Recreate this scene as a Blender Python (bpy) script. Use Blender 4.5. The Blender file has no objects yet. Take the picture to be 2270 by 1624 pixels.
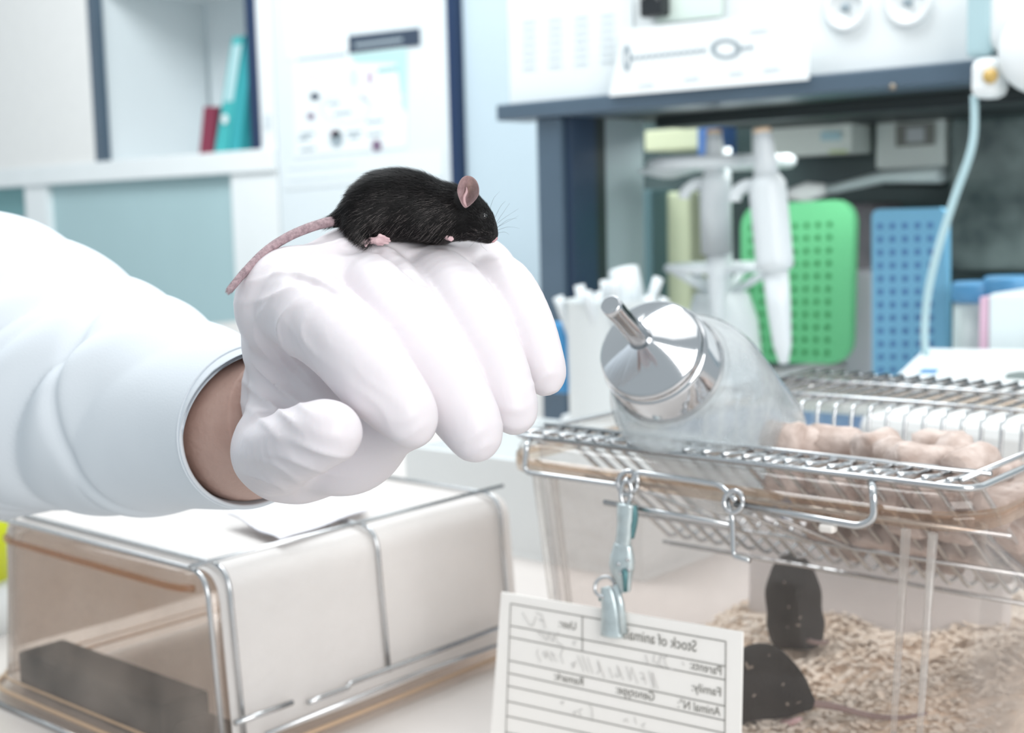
import bpy, bmesh, math, random
import numpy as np
from math import sin, cos, tan, pi, radians, sqrt
from mathutils import Vector, Matrix

random.seed(7)
RNG = np.random.default_rng(11)
scene = bpy.context.scene
col = scene.collection

# ------------------------------------------------------------------ camera
FPX = 2949.0                       # focal length in pixels of the 2270 x 1624 frame
YAW, PITCH, ROLL = radians(41.05), radians(6.63), 0.025
ZB = 0.90                          # bench top height
ZC = ZB + 0.245                    # camera height
CAM = np.array([0.0, 0.0, ZC])
_h = np.array([-sin(YAW), cos(YAW), 0.0])
_r = np.array([cos(YAW), sin(YAW), 0.0])
FW = cos(PITCH)*_h - sin(PITCH)*np.array([0, 0, 1.0])
_u = np.cross(_r, FW)
RT = cos(ROLL)*_r - sin(ROLL)*_u
UP = sin(ROLL)*_r + cos(ROLL)*_u

cam_data = bpy.data.cameras.new('camera')
cam = bpy.data.objects.new('camera', cam_data)
col.objects.link(cam)
cam.matrix_world = Matrix(((RT[0], UP[0], -FW[0], CAM[0]), (RT[1], UP[1], -FW[1], CAM[1]),
                           (RT[2], UP[2], -FW[2], CAM[2]), (0, 0, 0, 1)))
cam_data.sensor_width = 36.0
cam_data.lens = FPX*36.0/2270.0
cam_data.clip_start = 0.01
cam_data.dof.use_dof = True
cam_data.dof.focus_distance = 0.35
cam_data.dof.aperture_fstop = 17.0
scene.camera = cam

# ------------------------------------------------------------------ light
world = bpy.data.worlds.new('world'); scene.world = world
world.use_nodes = True
wn = world.node_tree.nodes['Background']
wn.inputs[0].default_value = (0.86, 0.95, 1.0, 1); wn.inputs[1].default_value = 0.55

def area(name, loc, target, sx, sy, power, color=(1, 1, 1)):
    l = bpy.data.lights.new(name, 'AREA'); l.shape = 'RECTANGLE'; l.size = sx; l.size_y = sy
    l.energy = power; l.color = color
    o = bpy.data.objects.new(name, l); col.objects.link(o)
    o.location = loc
    o.rotation_euler = (Vector(target)-Vector(loc)).to_track_quat('-Z', 'Y').to_euler()
    return o
area('overhead_light', (0.1, 0.6, 2.7), (-0.4, 0.5, 0.9), 1.6, 1.2, 7, (1, 0.99, 0.97))
area('overhead_light', (-1.15, 0.75, 2.75), (-1.5, 1.6, 1.0), 1.6, 1.0, 37, (0.95, 0.985, 1))  # unseen overhead fill added to brighten the cabinets and hood front
area('overhead_light', (-2.5, 0.9, 2.75), (-2.6, 2.0, 1.2), 1.4, 1.0, 20, (0.97, 0.99, 1))  # further unseen fill added to lift the far-left shelving
area('hood_lamp', (-0.42, 1.30, 1.232), (-0.42, 1.36, 0.9), 0.9, 0.05, 1.5, (0.95, 1, 0.98))
area('right_key_light', (1.7, -0.5, 1.9), (-0.4, 0.6, 1.1), 1.4, 1.4, 36, (1, 0.98, 0.96))  # unseen broad key light from the right; no window is built

scene.view_settings.view_transform = 'Standard'
scene.view_settings.look = 'None'
scene.view_settings.gamma = 1.0
scene.view_settings.use_curve_mapping = False
scene.view_settings.exposure = 0.14
scene.cycles.transparent_max_bounces = 24
scene.cycles.max_bounces = 10

# ------------------------------------------------------------------ pixel helpers (layout measured from the photograph)
def ray(x, y): return FW + (x-1135.0)/FPX*RT - (y-812.0)/FPX*UP
def P(x, y, s): return CAM + s*ray(x, y)
def PZ(x, y, z): d = ray(x, y); return CAM + d*((z-CAM[2])/d[2])
def PY(x, y, Y): d = ray(x, y); return CAM + d*(Y/d[1])
def PX(x, y, X): d = ray(x, y); return CAM + d*(X/d[0])

# ------------------------------------------------------------------ materials
MATS = {}
def lin(c):
    return tuple(((v/255.0)/12.92 if v/255.0 <= 0.04045 else ((v/255.0+0.055)/1.055)**2.4) for v in c)
def mat(name, rgb, rough=0.5, metal=0.0, noise=0.0, nscale=30.0, bump=0.0, bscale=60.0, spec=0.5,
        coat=0.0, sss=0.0, stretch=None, rgb2=None):
    if name in MATS: return MATS[name]
    m = bpy.data.materials.new(name); m.use_nodes = True
    nt = m.node_tree; b = nt.nodes['Principled BSDF']
    c = lin(rgb)
    b.inputs['Base Color'].default_value = (*c, 1)
    b.inputs['Roughness'].default_value = rough
    b.inputs['Metallic'].default_value = metal
    b.inputs['Specular IOR Level'].default_value = spec
    b.inputs['Coat Weight'].default_value = coat
    if sss:
        b.inputs['Subsurface Weight'].default_value = sss
        b.inputs['Subsurface Radius'].default_value = (0.006, 0.003, 0.002)
        b.inputs['Subsurface Scale'].default_value = 1.0
    tc = nt.nodes.new('ShaderNodeTexCoord')
    mp = nt.nodes.new('ShaderNodeMapping')
    nt.links.new(tc.outputs['Object'], mp.inputs[0])
    if stretch: mp.inputs['Scale'].default_value = stretch
    if noise or rgb2:
        n = nt.nodes.new('ShaderNodeTexNoise'); n.inputs['Scale'].default_value = nscale
        n.inputs['Detail'].default_value = 4
        nt.links.new(mp.outputs[0], n.inputs['Vector'])
        cr = nt.nodes.new('ShaderNodeValToRGB')
        c2 = lin(rgb2) if rgb2 else tuple(v*(1-noise) for v in c)
        cr.color_ramp.elements[0].position = 0.35; cr.color_ramp.elements[0].color = (*c2, 1)
        cr.color_ramp.elements[1].position = 0.65; cr.color_ramp.elements[1].color = (*c, 1)
        nt.links.new(n.outputs['Fac'], cr.inputs[0])
        nt.links.new(cr.outputs[0], b.inputs['Base Color'])
    if bump:
        n2 = nt.nodes.new('ShaderNodeTexNoise'); n2.inputs['Scale'].default_value = bscale
        n2.inputs['Detail'].default_value = 3
        nt.links.new(mp.outputs[0], n2.inputs['Vector'])
        bp = nt.nodes.new('ShaderNodeBump'); bp.inputs['Strength'].default_value = 1.0
        bp.inputs['Distance'].default_value = bump
        nt.links.new(n2.outputs['Fac'], bp.inputs['Height'])
        nt.links.new(bp.outputs[0], b.inputs['Normal'])
    MATS[name] = m
    return m
def clear(name, tint, haze=0.06, hazergb=(225, 225, 225), rough=0.06, nscale=25.0, ior=1.45):
    """clear plastic: see-through with fresnel gloss and a little scratched haze"""
    if name in MATS: return MATS[name]
    m = bpy.data.materials.new(name); m.use_nodes = True
    nt = m.node_tree; nt.nodes.remove(nt.nodes['Principled BSDF'])
    out = nt.nodes['Material Output']
    tr = nt.nodes.new('ShaderNodeBsdfTransparent'); tr.inputs[0].default_value = (*lin(tint), 1)
    df = nt.nodes.new('ShaderNodeBsdfTranslucent'); df.inputs[0].default_value = (*lin(hazergb), 1)
    d2 = nt.nodes.new('ShaderNodeBsdfDiffuse'); d2.inputs[0].default_value = (*lin(hazergb), 1)
    m0 = nt.nodes.new('ShaderNodeMixShader'); m0.inputs[0].default_value = 0.5
    nt.links.new(df.outputs[0], m0.inputs[1]); nt.links.new(d2.outputs[0], m0.inputs[2])
    gl = nt.nodes.new('ShaderNodeBsdfGlossy'); gl.inputs['Roughness'].default_value = rough
    lw = nt.nodes.new('ShaderNodeLayerWeight'); lw.inputs[0].default_value = 0.5
    pw = nt.nodes.new('ShaderNodeMath'); pw.operation = 'POWER'; pw.inputs[1].default_value = 5.0
    nt.links.new(lw.outputs['Facing'], pw.inputs[0])
    fr = nt.nodes.new('ShaderNodeMath'); fr.operation = 'MULTIPLY_ADD'; fr.inputs[1].default_value = 0.75; fr.inputs[2].default_value = 0.04
    nt.links.new(pw.outputs[0], fr.inputs[0])
    tc = nt.nodes.new('ShaderNodeTexCoord')
    n = nt.nodes.new('ShaderNodeTexNoise'); n.inputs['Scale'].default_value = nscale; n.inputs['Detail'].default_value = 6
    nt.links.new(tc.outputs['Object'], n.inputs['Vector'])
    mr = nt.nodes.new('ShaderNodeMapRange'); mr.inputs['From Min'].default_value = 0.3; mr.inputs['From Max'].default_value = 0.75
    mr.inputs['To Min'].default_value = haze*0.4; mr.inputs['To Max'].default_value = haze*1.8
    nt.links.new(n.outputs['Fac'], mr.inputs['Value'])
    mx = nt.nodes.new('ShaderNodeMixShader')
    nt.links.new(mr.outputs[0], mx.inputs[0]); nt.links.new(tr.outputs[0], mx.inputs[1]); nt.links.new(m0.outputs[0], mx.inputs[2])
    m2 = nt.nodes.new('ShaderNodeMixShader')
    nt.links.new(fr.outputs[0], m2.inputs[0]); nt.links.new(mx.outputs[0], m2.inputs[1]); nt.links.new(gl.outputs[0], m2.inputs[2])
    nt.links.new(m2.outputs[0], out.inputs[0])
    MATS[name] = m
    return m

WHITE = mat('white_laminate', (236, 241, 242), 0.45, noise=0.03, nscale=8)
WPLAST = mat('white_plastic', (236, 240, 241), 0.35)
NAVY = mat('navy_metal', (80, 98, 114), 0.35, noise=0.08, nscale=20)
NAVYD = mat('dark_navy_edge', (24, 48, 82), 0.4)
STEEL = mat('bright_steel', (214, 216, 218), 0.16, metal=1.0, noise=0.04)
WIRE = mat('steel_wire', (205, 207, 209), 0.22, metal=1.0)
PAPER = mat('paper_white', (240, 240, 236), 0.85)

# ------------------------------------------------------------------ object helpers
WL = {}
def setp(o, label=None, cat=None, group=None, kind=None):
    if label: o['label'] = label
    if cat: o['category'] = cat
    if group: o['group'] = group
    if kind: o['kind'] = kind
    return o
def empty(name, loc, label=None, cat=None, group=None):
    o = bpy.data.objects.new(name, None); col.objects.link(o)
    o.empty_display_size = 0.02
    o.location = tuple(loc); WL[o.name] = np.array(loc, float)
    return setp(o, label, cat, group)
def mesh(name, V, Fc, m, parent=None, smooth=False, **kw):
    V = np.asarray(V, float)
    lo, hi = V.min(0), V.max(0)
    c = np.array([(lo[0]+hi[0])/2, (lo[1]+hi[1])/2, lo[2]])
    me = bpy.data.meshes.new(name)
    me.from_pydata((V-c).tolist(), [], Fc if isinstance(Fc, list) else Fc.tolist())
    if smooth: me.polygons.foreach_set('use_smooth', [True]*len(me.polygons))
    me.materials.append(m)
    me.update()
    o = bpy.data.objects.new(name, me); col.objects.link(o)
    WL[o.name] = c
    if parent is not None:
        o.parent = parent; o.location = tuple(c - WL[parent.name])
    else:
        o.location = tuple(c)
    return setp(o, **kw)
def copy_to(o, wloc, parent=None):
    c = o.copy(); col.objects.link(c); WL[c.name] = np.array(wloc, float)
    if parent is not None:
        c.parent = parent; c.location = tuple(np.array(wloc)-WL[parent.name])
    else: c.location = tuple(wloc)
    return c

class MB:
    def __init__(s): s.V = []; s.F = []; s.n = 0
    def add(s, V, Fc):
        s.V.append(np.asarray(V, float)); s.F += [tuple(int(i)+s.n for i in f) for f in Fc]; s.n += len(V); return s
    def build(s, name, m, parent=None, smooth=False, **kw):
        return mesh(name, np.vstack(s.V), s.F, m, parent, smooth, **kw)

def bxf(lo, hi, b=0.0, seg=2):
    lo = np.minimum(lo, hi).astype(float), np.maximum(lo, hi).astype(float)
    lo, hi = lo
    bm = bmesh.new(); bmesh.ops.create_cube(bm, size=1)
    for v in bm.verts: v.co = Vector(((lo+hi)/2 + np.array(v.co)*(hi-lo)))
    if b > 0:
        b = min(b, 0.45*float((hi-lo).min()))
        bmesh.ops.bevel(bm, geom=list(bm.edges), offset=b, segments=seg, profile=0.5, affect='EDGES')
    bm.verts.index_update()
    V = [tuple(v.co) for v in bm.verts]; Fc = [tuple(v.index for v in f.verts) for f in bm.faces]
    bm.free(); return V, Fc
def box(name, x0, x1, y0, y1, z0, z1, m, parent=None, b=0.0, **kw):
    V, Fc = bxf(np.array([x0, y0, z0]), np.array([x1, y1, z1]), b)
    return mesh(name, V, Fc, m, parent, False, **kw)
def pbox(name, x0, y0, x1, y1, Y, depth, m, parent=None, b=0.0, **kw):
    """box whose front face stands in the plane Y and covers the measured rectangle"""
    ym = (y0+y1)/2; xm = (x0+x1)/2
    X0 = PY(x0, ym, Y)[0]; X1 = PY(x1, ym, Y)[0]
    Z1 = PY(xm, y0, Y)[2]; Z0 = PY(xm, y1, Y)[2]
    return box(name, X0, X1, Y, Y+depth, Z0, Z1, m, parent, b, **kw)

def frames(pts):
    pts = np.asarray(pts, float)
    T = np.gradient(pts, axis=0); T /= np.linalg.norm(T, axis=1)[:, None]+1e-12
    a = np.array([0, 0, 1.0]) if abs(T[0][2]) < 0.9 else np.array([1.0, 0, 0])
    N = [np.cross(T[0], a)]; N[0] /= np.linalg.norm(N[0])
    for i in range(1, len(pts)):
        v = N[-1] - T[i]*(N[-1]@T[i]); N.append(v/np.linalg.norm(v))
    N = np.array(N); return T, N, np.cross(T, N)
def tubef(pts, rad, n=8, cap=True, flat=None):
    pts = np.asarray(pts, float); m = len(pts)
    rad = np.broadcast_to(np.asarray(rad, float), (m,))
    T, N, B = frames(pts)
    a = np.arange(n)*2*pi/n
    fl = 1.0 if flat is None else flat
    V = (pts[:, None] + rad[:, None, None]*(np.cos(a)[None, :, None]*N[:, None] + fl*np.sin(a)[None, :, None]*B[:, None])).reshape(-1, 3)
    Fc = []
    for i in range(m-1):
        for j in range(n):
            k = (j+1) % n
            Fc.append((i*n+j, i*n+k, (i+1)*n+k, (i+1)*n+j))
    if cap:
        Fc.append(tuple(range(n-1, -1, -1))); Fc.append(tuple((m-1)*n+j for j in range(n)))
    return V, Fc
def rounded(pts, r, k=5):
    """polyline with its corners rounded"""
    pts = [np.asarray(p, float) for p in pts]; out = [pts[0]]
    for i in range(1, len(pts)-1):
        a, b, c = pts[i-1], pts[i], pts[i+1]
        la, lc = np.linalg.norm(a-b), np.linalg.norm(c-b)
        q = min(r, 0.45*la, 0.45*lc)
        p0 = b+(a-b)/la*q; p1 = b+(c-b)/lc*q
        for t in np.linspace(0, 1, k): out.append((1-t)**2*p0 + 2*t*(1-t)*b + t*t*p1)
    out.append(pts[-1]); return np.array(out)
def spline(pts, k=8):
    pts = np.asarray(pts, float); n = len(pts); out = []
    for i in range(n-1):
        p0 = pts[max(i-1, 0)]; p1 = pts[i]; p2 = pts[i+1]; p3 = pts[min(i+2, n-1)]
        for t in np.linspace(0, 1, k, endpoint=False):
            out.append(0.5*((2*p1)+(-p0+p2)*t+(2*p0-5*p1+4*p2-p3)*t*t+(-p0+3*p1-3*p2+p3)*t**3))
    out.append(pts[-1]); return np.array(out)
def tube(name, pts, r, m, parent=None, n=8, **kw):
    V, Fc = tubef(pts, r, n); return mesh(name, V, Fc, m, parent, True, **kw)
def lathef(profile, base, axis, n=32, close=True):
    """profile: list of (distance along axis, radius)"""
    axis = np.asarray(axis, float); axis /= np.linalg.norm(axis)
    a = np.array([0, 0, 1.0]) if abs(axis[2]) < 0.9 else np.array([1.0, 0, 0])
    N = np.cross(axis, a); N /= np.linalg.norm(N); B = np.cross(axis, N)
    an = np.arange(n)*2*pi/n
    V = []
    for h, r in profile:
        for t in an: V.append(np.asarray(base)+axis*h+r*(cos(t)*N+sin(t)*B))
    Fc = []; m = len(profile)
    for i in range(m-1):
        for j in range(n):
            k = (j+1) % n; Fc.append((i*n+j, i*n+k, (i+1)*n+k, (i+1)*n+j))
    if close:
        Fc.append(tuple(range(n-1, -1, -1))); Fc.append(tuple((m-1)*n+j for j in range(n)))
    return np.array(V), Fc
def lathe(name, profile, base, axis, m, parent=None, n=32, close=True, smooth=True, **kw):
    V, Fc = lathef(profile, base, axis, n, close); return mesh(name, V, Fc, m, parent, smooth, **kw)

# ------------------------------------------------------------------ implicit surfaces (bodies): smooth union of tapered capsules, polygonised with surface nets
class Field:
    def __init__(s, lo, hi, h):
        s.lo = np.array(lo, float); s.h = h
        s.n = np.ceil((np.array(hi)-s.lo)/h).astype(int)+1
        ax = [s.lo[i]+np.arange(s.n[i])*h for i in range(3)]
        s.X, s.Y, s.Z = np.meshgrid(*ax, indexing='ij', sparse=True)
        s.D = np.full(s.n, 1.0, np.float32)
    def cone(s, a, b, ra, rb, k=0.003, F=None):
        a = np.asarray(a, float); b = np.asarray(b, float); ab = b-a; L = ab@ab+1e-18
        m = max(ra, rb)+k*2+3*s.h
        i0 = np.clip(np.floor((np.minimum(a, b)-m-s.lo)/s.h).astype(int), 0, s.n); i1 = np.clip(np.ceil((np.maximum(a, b)+m-s.lo)/s.h).astype(int)+1, 0, s.n)
        if (i1 <= i0).any(): return
        sl = tuple(slice(i0[i], i1[i]) for i in range(3))
        X = s.X[sl[0]]; Y = s.Y[:, sl[1]]; Z = s.Z[:, :, sl[2]]
        t = np.clip(((X-a[0])*ab[0]+(Y-a[1])*ab[1]+(Z-a[2])*ab[2])/L, 0, 1)
        d = np.sqrt((X-a[0]-t*ab[0])**2+(Y-a[1]-t*ab[1])**2+(Z-a[2]-t*ab[2])**2)-(ra+(rb-ra)*t)
        D = s.D if F is None else F
        o = D[sl]
        hh = np.clip(0.5+0.5*(o-d)/k, 0, 1)
        D[sl] = o*(1-hh)+d*hh - k*hh*(1-hh)
    def chain(s, pts, k=0.003, F=None):
        for p, q in zip(pts[:-1], pts[1:]): s.cone(p[0], q[0], p[1], q[1], k, F)
    def new(s): return np.full(s.n, 1.0, np.float32)
    def merge(s, F, k):
        hh = np.clip(0.5+0.5*(s.D-F)/k, 0, 1); s.D = s.D*(1-hh)+F*hh-k*hh*(1-hh)
    def carve(s, a, b, ra, rb, k=0.002):
        F = s.new(); s.cone(a, b, ra, rb, 1e-4, F); F = -F
        hh = np.clip(0.5-0.5*(s.D-F)/k, 0, 1); s.D = s.D*(1-hh)+F*hh+k*hh*(1-hh)
    def sample(s, p):
        g = (np.asarray(p)-s.lo)/s.h; i = np.floor(g).astype(int); f = g-i
        if (i < 0).any() or (i >= s.n-1).any(): return 1.0
        c = s.D[i[0]:i[0]+2, i[1]:i[1]+2, i[2]:i[2]+2]
        c = c[0]*(1-f[0])+c[1]*f[0]; c = c[0]*(1-f[1])+c[1]*f[1]; return float(c[0]*(1-f[2])+c[1]*f[2])
    def hit(s, x, y, s0=0.27, s1=0.48, st=0.0005):
        """depth at which the line of sight through a measured point meets the surface"""
        q = s0
        while q < s1:
            if s.sample(P(x, y, q)) < 0: return q
            q += st
        return None
    def polygonise(s):
        D = s.D; h = s.h; sg = D < 0
        nx, ny, nz = D.shape
        cnt = np.zeros((nx-1, ny-1, nz-1), np.int8)
        for a in (0, 1):
            for b in (0, 1):
                for c in (0, 1): cnt += sg[a:nx-1+a, b:ny-1+b, c:nz-1+c]
        I, J, K = np.nonzero((cnt > 0) & (cnt < 8))
        idx = np.full(cnt.shape, -1, np.int64); idx[I, J, K] = np.arange(len(I))
        acc = np.zeros((len(I), 3)); num = np.zeros(len(I))
        cs = [(a, b, c) for a in (0, 1) for b in (0, 1) for c in (0, 1)]
        for p in cs:
            for ax in range(3):
                if p[ax]: continue
                q = list(p); q[ax] = 1
                d0 = D[I+p[0], J+p[1], K+p[2]]; d1 = D[I+q[0], J+q[1], K+q[2]]
                m = (d0 < 0) != (d1 < 0)
                t = np.where(m, d0/np.where(m, d0-d1, 1), 0)
                pt = np.tile(np.array(p, float), (len(I), 1)); pt[:, ax] = t
                acc[m] += pt[m]; num[m] += 1
        V = s.lo + h*(np.stack([I, J, K], 1)+acc/num[:, None])
        Fs = []
        for ax in range(3):
            o1, o2 = [(1, 2), (2, 0), (0, 1)][ax]
            sl0 = [slice(None)]*3; sl1 = [slice(None)]*3
            sl0[ax] = slice(0, -1); sl1[ax] = slice(1, None)
            a = sg[tuple(sl0)]; b = sg[tuple(sl1)]
            e = np.argwhere(a != b)
            e = e[(e[:, o1] > 0) & (e[:, o2] > 0) & (e[:, o1] < D.shape[o1]-1) & (e[:, o2] < D.shape[o2]-1)]
            if not len(e): continue
            fl = a[e[:, 0], e[:, 1], e[:, 2]]
            def cell(d1, d2):
                c = e.copy(); c[:, o1] += d1; c[:, o2] += d2; return idx[c[:, 0], c[:, 1], c[:, 2]]
            q = np.stack([cell(-1, -1), cell(0, -1), cell(0, 0), cell(-1, 0)], 1)
            q[~fl] = q[~fl][:, ::-1]
            Fs.append(q)
        return V, np.vstack(Fs)
    def relax(s, V, Fc, it=2, w=0.5):
        for _ in range(it):
            A = np.zeros_like(V); N = np.zeros(len(V))
            for i in range(4):
                j = (i+1) % 4
                np.add.at(A, Fc[:, i], V[Fc[:, j]]); np.add.at(N, Fc[:, i], 1)
                np.add.at(A, Fc[:, j], V[Fc[:, i]]); np.add.at(N, Fc[:, j], 1)
            V = V*(1-w)+w*A/N[:, None]
        return V
def vnormals(V, Fc):
    n = np.cross(V[Fc[:, 2]]-V[Fc[:, 0]], V[Fc[:, 3]]-V[Fc[:, 1]])
    N = np.zeros_like(V)
    for i in range(4): np.add.at(N, Fc[:, i], n)
    return N/(np.linalg.norm(N, axis=1)[:, None]+1e-15)

# ================================================================== the setting
FLOORM = mat('grey_vinyl', (196, 200, 202), 0.5, noise=0.06, nscale=3)
WALLM = mat('wall_paint', (206, 220, 226), 0.7, noise=0.02, nscale=2)
BENCH = mat('bench_laminate', (206, 200, 196), 0.42, noise=0.04, nscale=6)
box('floor', -4.6, 2.4, -2.2, 3.3, -0.05, 0.0, FLOORM, kind='structure')
box('wall_back', -4.6, 2.4, 3.0, 3.1, 0.0, 2.9, WALLM, kind='structure')
bench = empty('workbench', (-0.9, 1.1, 0), 'light grey laboratory bench that everything stands on', 'workbench')
box('bench_top', -2.6, 0.9, 0.16, 2.0, ZB-0.035, ZB, BENCH, bench, b=0.004)
for X in (-2.5, 0.8):
    for Y in (0.25, 1.9): box('leg', X-0.03, X+0.03, Y-0.03, Y+0.03, 0, ZB-0.035, WIRE, bench)

# ------------------------------------------------------------------ shelving unit at the back left
YL = 2.2
TEAL = mat('teal_grey_panel', (172, 200, 204), 0.6, noise=0.04, nscale=3)
PALE = mat('pale_back_panel', (222, 230, 233), 0.6)
CREAM = mat('cream_door', (238, 238, 236), 0.5, noise=0.02)
def X_(px, py=300, Y=YL): return PY(px, py, Y)[0]
def Z_(px, py, Y=YL): return PY(px, py, Y)[2]
shelfz1 = Z_(330, 350); shelfz0 = Z_(300, 398)
topz = Z_(400, -40)
un = empty('shelving_unit', (X_(300), YL+0.2, 0), 'white open shelving unit with grey-teal lower panel behind the sleeve', 'shelf')
box('door', X_(-330), X_(211), YL-0.004, YL+0.018, shelfz1, topz+0.5, CREAM, un, b=0.003)
box('edge_strip', X_(213), X_(234), YL-0.006, YL+0.014, shelfz1, topz+0.5, NAVY, un)
box('partition', X_(214), X_(229), YL+0.014, YL+0.38, shelfz1, topz+0.5, PALE, un)
box('back_panel', X_(234), X_(578), YL+0.38, YL+0.40, shelfz1, topz+0.5, PALE, un)
box('side_panel', X_(571), X_(578), YL, YL+0.38, shelfz1, topz+0.5, PALE, un)
box('upper_door', X_(579), X_(611), YL, YL+0.022, shelfz1, topz+0.5, WHITE, un)
box('edge_strip', X_(561), X_(579), YL-0.008, YL+0.012, shelfz1, topz+0.5, NAVYD, un)
box('top_panel', X_(234), X_(561), YL+0.02, YL+0.38, topz+0.03, topz+0.055, WHITE, un)
box('shelf', X_(-330), X_(611), YL-0.012, YL+0.40, shelfz0, shelfz1, WHITE, un, b=0.003)
box('stile', X_(46), X_(93), YL, YL+0.40, 0, shelfz0, WHITE, un)
box('stile', X_(507), X_(611), YL, YL+0.40, 0, shelfz0, WHITE, un)
box('recessed_panel', X_(93), X_(507), YL+0.022, YL+0.04, 0.02, shelfz0, TEAL, un)
box('shelf', X_(-330), X_(46), YL+0.01, YL+0.40, Z_(20, 520), Z_(20, 482), mat('mauve_board', (176, 172, 184), 0.6), un)
box('recessed_panel', X_(-330), X_(46), YL+0.06, YL+0.08, Z_(20, 482), shelfz0, mat('sea_green_panel', (136, 184, 186), 0.6), un)
box('recessed_panel', X_(-330), X_(46), YL+0.06, YL+0.08, 0.02, Z_(20, 520), TEAL, un)
box('plinth', X_(93), X_(507), YL+0.02, YL+0.38, 0, 0.02, WHITE, un)

# binders and book leaning in the compartment
def leaning(name, pxb, pxt, pyb, pyt, w_px, Yf, dep, m, label, cat, spine=None, ring=False, group=None):
    zb = shelfz1+0.001
    xb0 = X_(pxb, pyb, Yf); xb1 = X_(pxb+w_px, pyb, Yf)
    zt = Z_(pxt, pyt, Yf); xt0 = X_(pxt, pyt, Yf)
    w = xb1-xb0
    t = empty(name, ((xb0+xb1)/2, Yf+dep/2, zb), label, cat, group)
    V = []
    for Y in (Yf, Yf+dep):
        V += [(xb0, Y, zb), (xb1, Y, zb), (xt0+w*0.92, Y, zt-0.004), (xt0, Y, zt)]
    Fc = [(0, 1, 2, 3), (7, 6, 5, 4), (0, 4, 5, 1), (1, 5, 6, 2), (2, 6, 7, 3), (3, 7, 4, 0)]
    mesh('cover', V, Fc, m, t)
    if spine is not None:
        e = 0.0015
        def q(a, b):                       # point on the front: a across, b up
            lo = np.array([xb0, Yf-e, zb])*(1-a)+np.array([xb1, Yf-e, zb])*a
            hi = np.array([xt0, Yf-e, zt])*(1-a)+np.array([xt0+w*0.92, Yf-e, zt])*a
            return lo*(1-b)+hi*b
        mb = MB(); Q = [q(0.15, 0.45), q(0.85, 0.45), q(0.85, 0.93), q(0.15, 0.93)]
        mb.add(Q+[p+np.array([0, e, 0]) for p in Q], [(0, 1, 2, 3), (0, 4, 5, 1), (1, 5, 6, 2), (2, 6, 7, 3), (3, 7, 4, 0)])
        mb.build('spine_label', spine, t)
    if ring:
        c = q(0.5, 0.30)
        lathe('finger_ring', [(0, 0.010), (0.004, 0.013), (0.006, 0.013), (0.006, 0.007), (0.001, 0.007)], c+np.array([0, 0.002, 0]), (0, -1, 0), WPLAST, t, n=20)
    return t
TEALB = mat('teal_binder', (64, 176, 178), 0.45)
leaning('book', 440, 452, 326, 236, 30, YL+0.10, 0.2, mat('dark_red_cover', (132, 48, 72), 0.5), 'dark red book leaning against the teal binders', 'book')
leaning('ring_binder', 474, 516, 328, 82, 29, YL+0.06, 0.25, TEALB, 'teal ring binder with white spine ring beside the red book', 'binder', mat('pale_spine_label', (178, 214, 218), 0.6), ring=True, group='teal ring binders')
leaning('ring_binder', 507, 540, 328, 78, 24, YL+0.06, 0.25, mat('teal_binder_deep', (52, 164, 172), 0.45), 'teal ring binder against the navy cabinet edge', 'binder', None, group='teal ring binders')

# ------------------------------------------------------------------ tall cabinet with posters
tc_ = empty('tall_cabinet', (X_(800), YL+0.2, 0), 'tall white cabinet with notices taped on and navy edge bar behind the mouse', 'cabinet')
box('door', X_(614), X_(1001), YL, YL+0.022, 0.05, topz+0.5, mat('cool_white_door', (220, 229, 233), 0.45, noise=0.03, nscale=6), tc_, b=0.002)
box('edge_strip', X_(1002, 200), X_(1021, 200), YL-0.012, YL+0.02, 0.05, topz+0.5, NAVYD, tc_)
box('body', X_(616), X_(1001), YL+0.022, YL+0.40, 0.05, topz+0.5, WHITE, tc_)
box('base', X_(620), X_(1000), YL+0.03, YL+0.38, 0.0, 0.05, NAVYD, tc_)
# partition between the tall cabinet and the hood
box('wall_panel_side', X_(1026), X_(1360), YL+0.01, YL+0.40, 0.0, topz+0.5, mat('pale_blue_panel', (188, 206, 216), 0.55, noise=0.03, nscale=3), kind='structure')

def sheet(name, c4, Y, m, label, cat, group=None, off=0.0025):
    """a flat sheet of paper taped to an upright face; c4 = measured corners TL TR BR BL"""
    Q = [PY(x, y, Y) for x, y in c4]
    V = [p+np.array([0, -off, 0]) for p in Q]+[p+np.array([0, -off+0.0012, 0]) for p in Q]
    Fc = [(0, 3, 2, 1), (4, 5, 6, 7), (0, 1, 5, 4), (1, 2, 6, 5), (2, 3, 7, 6), (3, 0, 4, 7)]
    return mesh(name, V, Fc, m, None, label=label, cat=cat, group=group)
def mark(par, c4, Y, m, name='printed_mark', off=0.0032):
    Q = [PY(x, y, Y)+np.array([0, -off, 0]) for x, y in c4]
    V = Q+[p+np.array([0, 0.0006, 0]) for p in Q]
    return mesh(name, V, [(0, 3, 2, 1), (0, 1, 5, 4), (1, 2, 6, 5), (2, 3, 7, 6), (3, 0, 4, 7)], m, par)
def mrect(par, x0, y0, x1, y1, Y, m, sl=-0.11, **kw):
    d = (x1-x0)*sl
    return mark(par, [(x0, y0), (x1, y0+d), (x1, y1+d), (x0, y1)], Y, m, **kw)
def mdisc(par, cx, cy, rx, ry, Y, m, n=14, ring=0.0, off=0.0032):
    a = np.arange(n)*2*pi/n
    out = [PY(cx+rx*cos(t), cy+ry*sin(t), Y)+np.array([0, -off, 0]) for t in a]
    if ring:
        inn = [PY(cx+rx*ring*cos(t), cy+ry*ring*sin(t), Y)+np.array([0, -off, 0]) for t in a]
        V = out+inn; Fc = [(i, n+i, n+(i+1) % n, (i+1) % n) for i in range(n)]
    else:
        V = out; Fc = [tuple(range(n-1, -1, -1))]
    return mesh('printed_mark', V, Fc, m, par)
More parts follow.
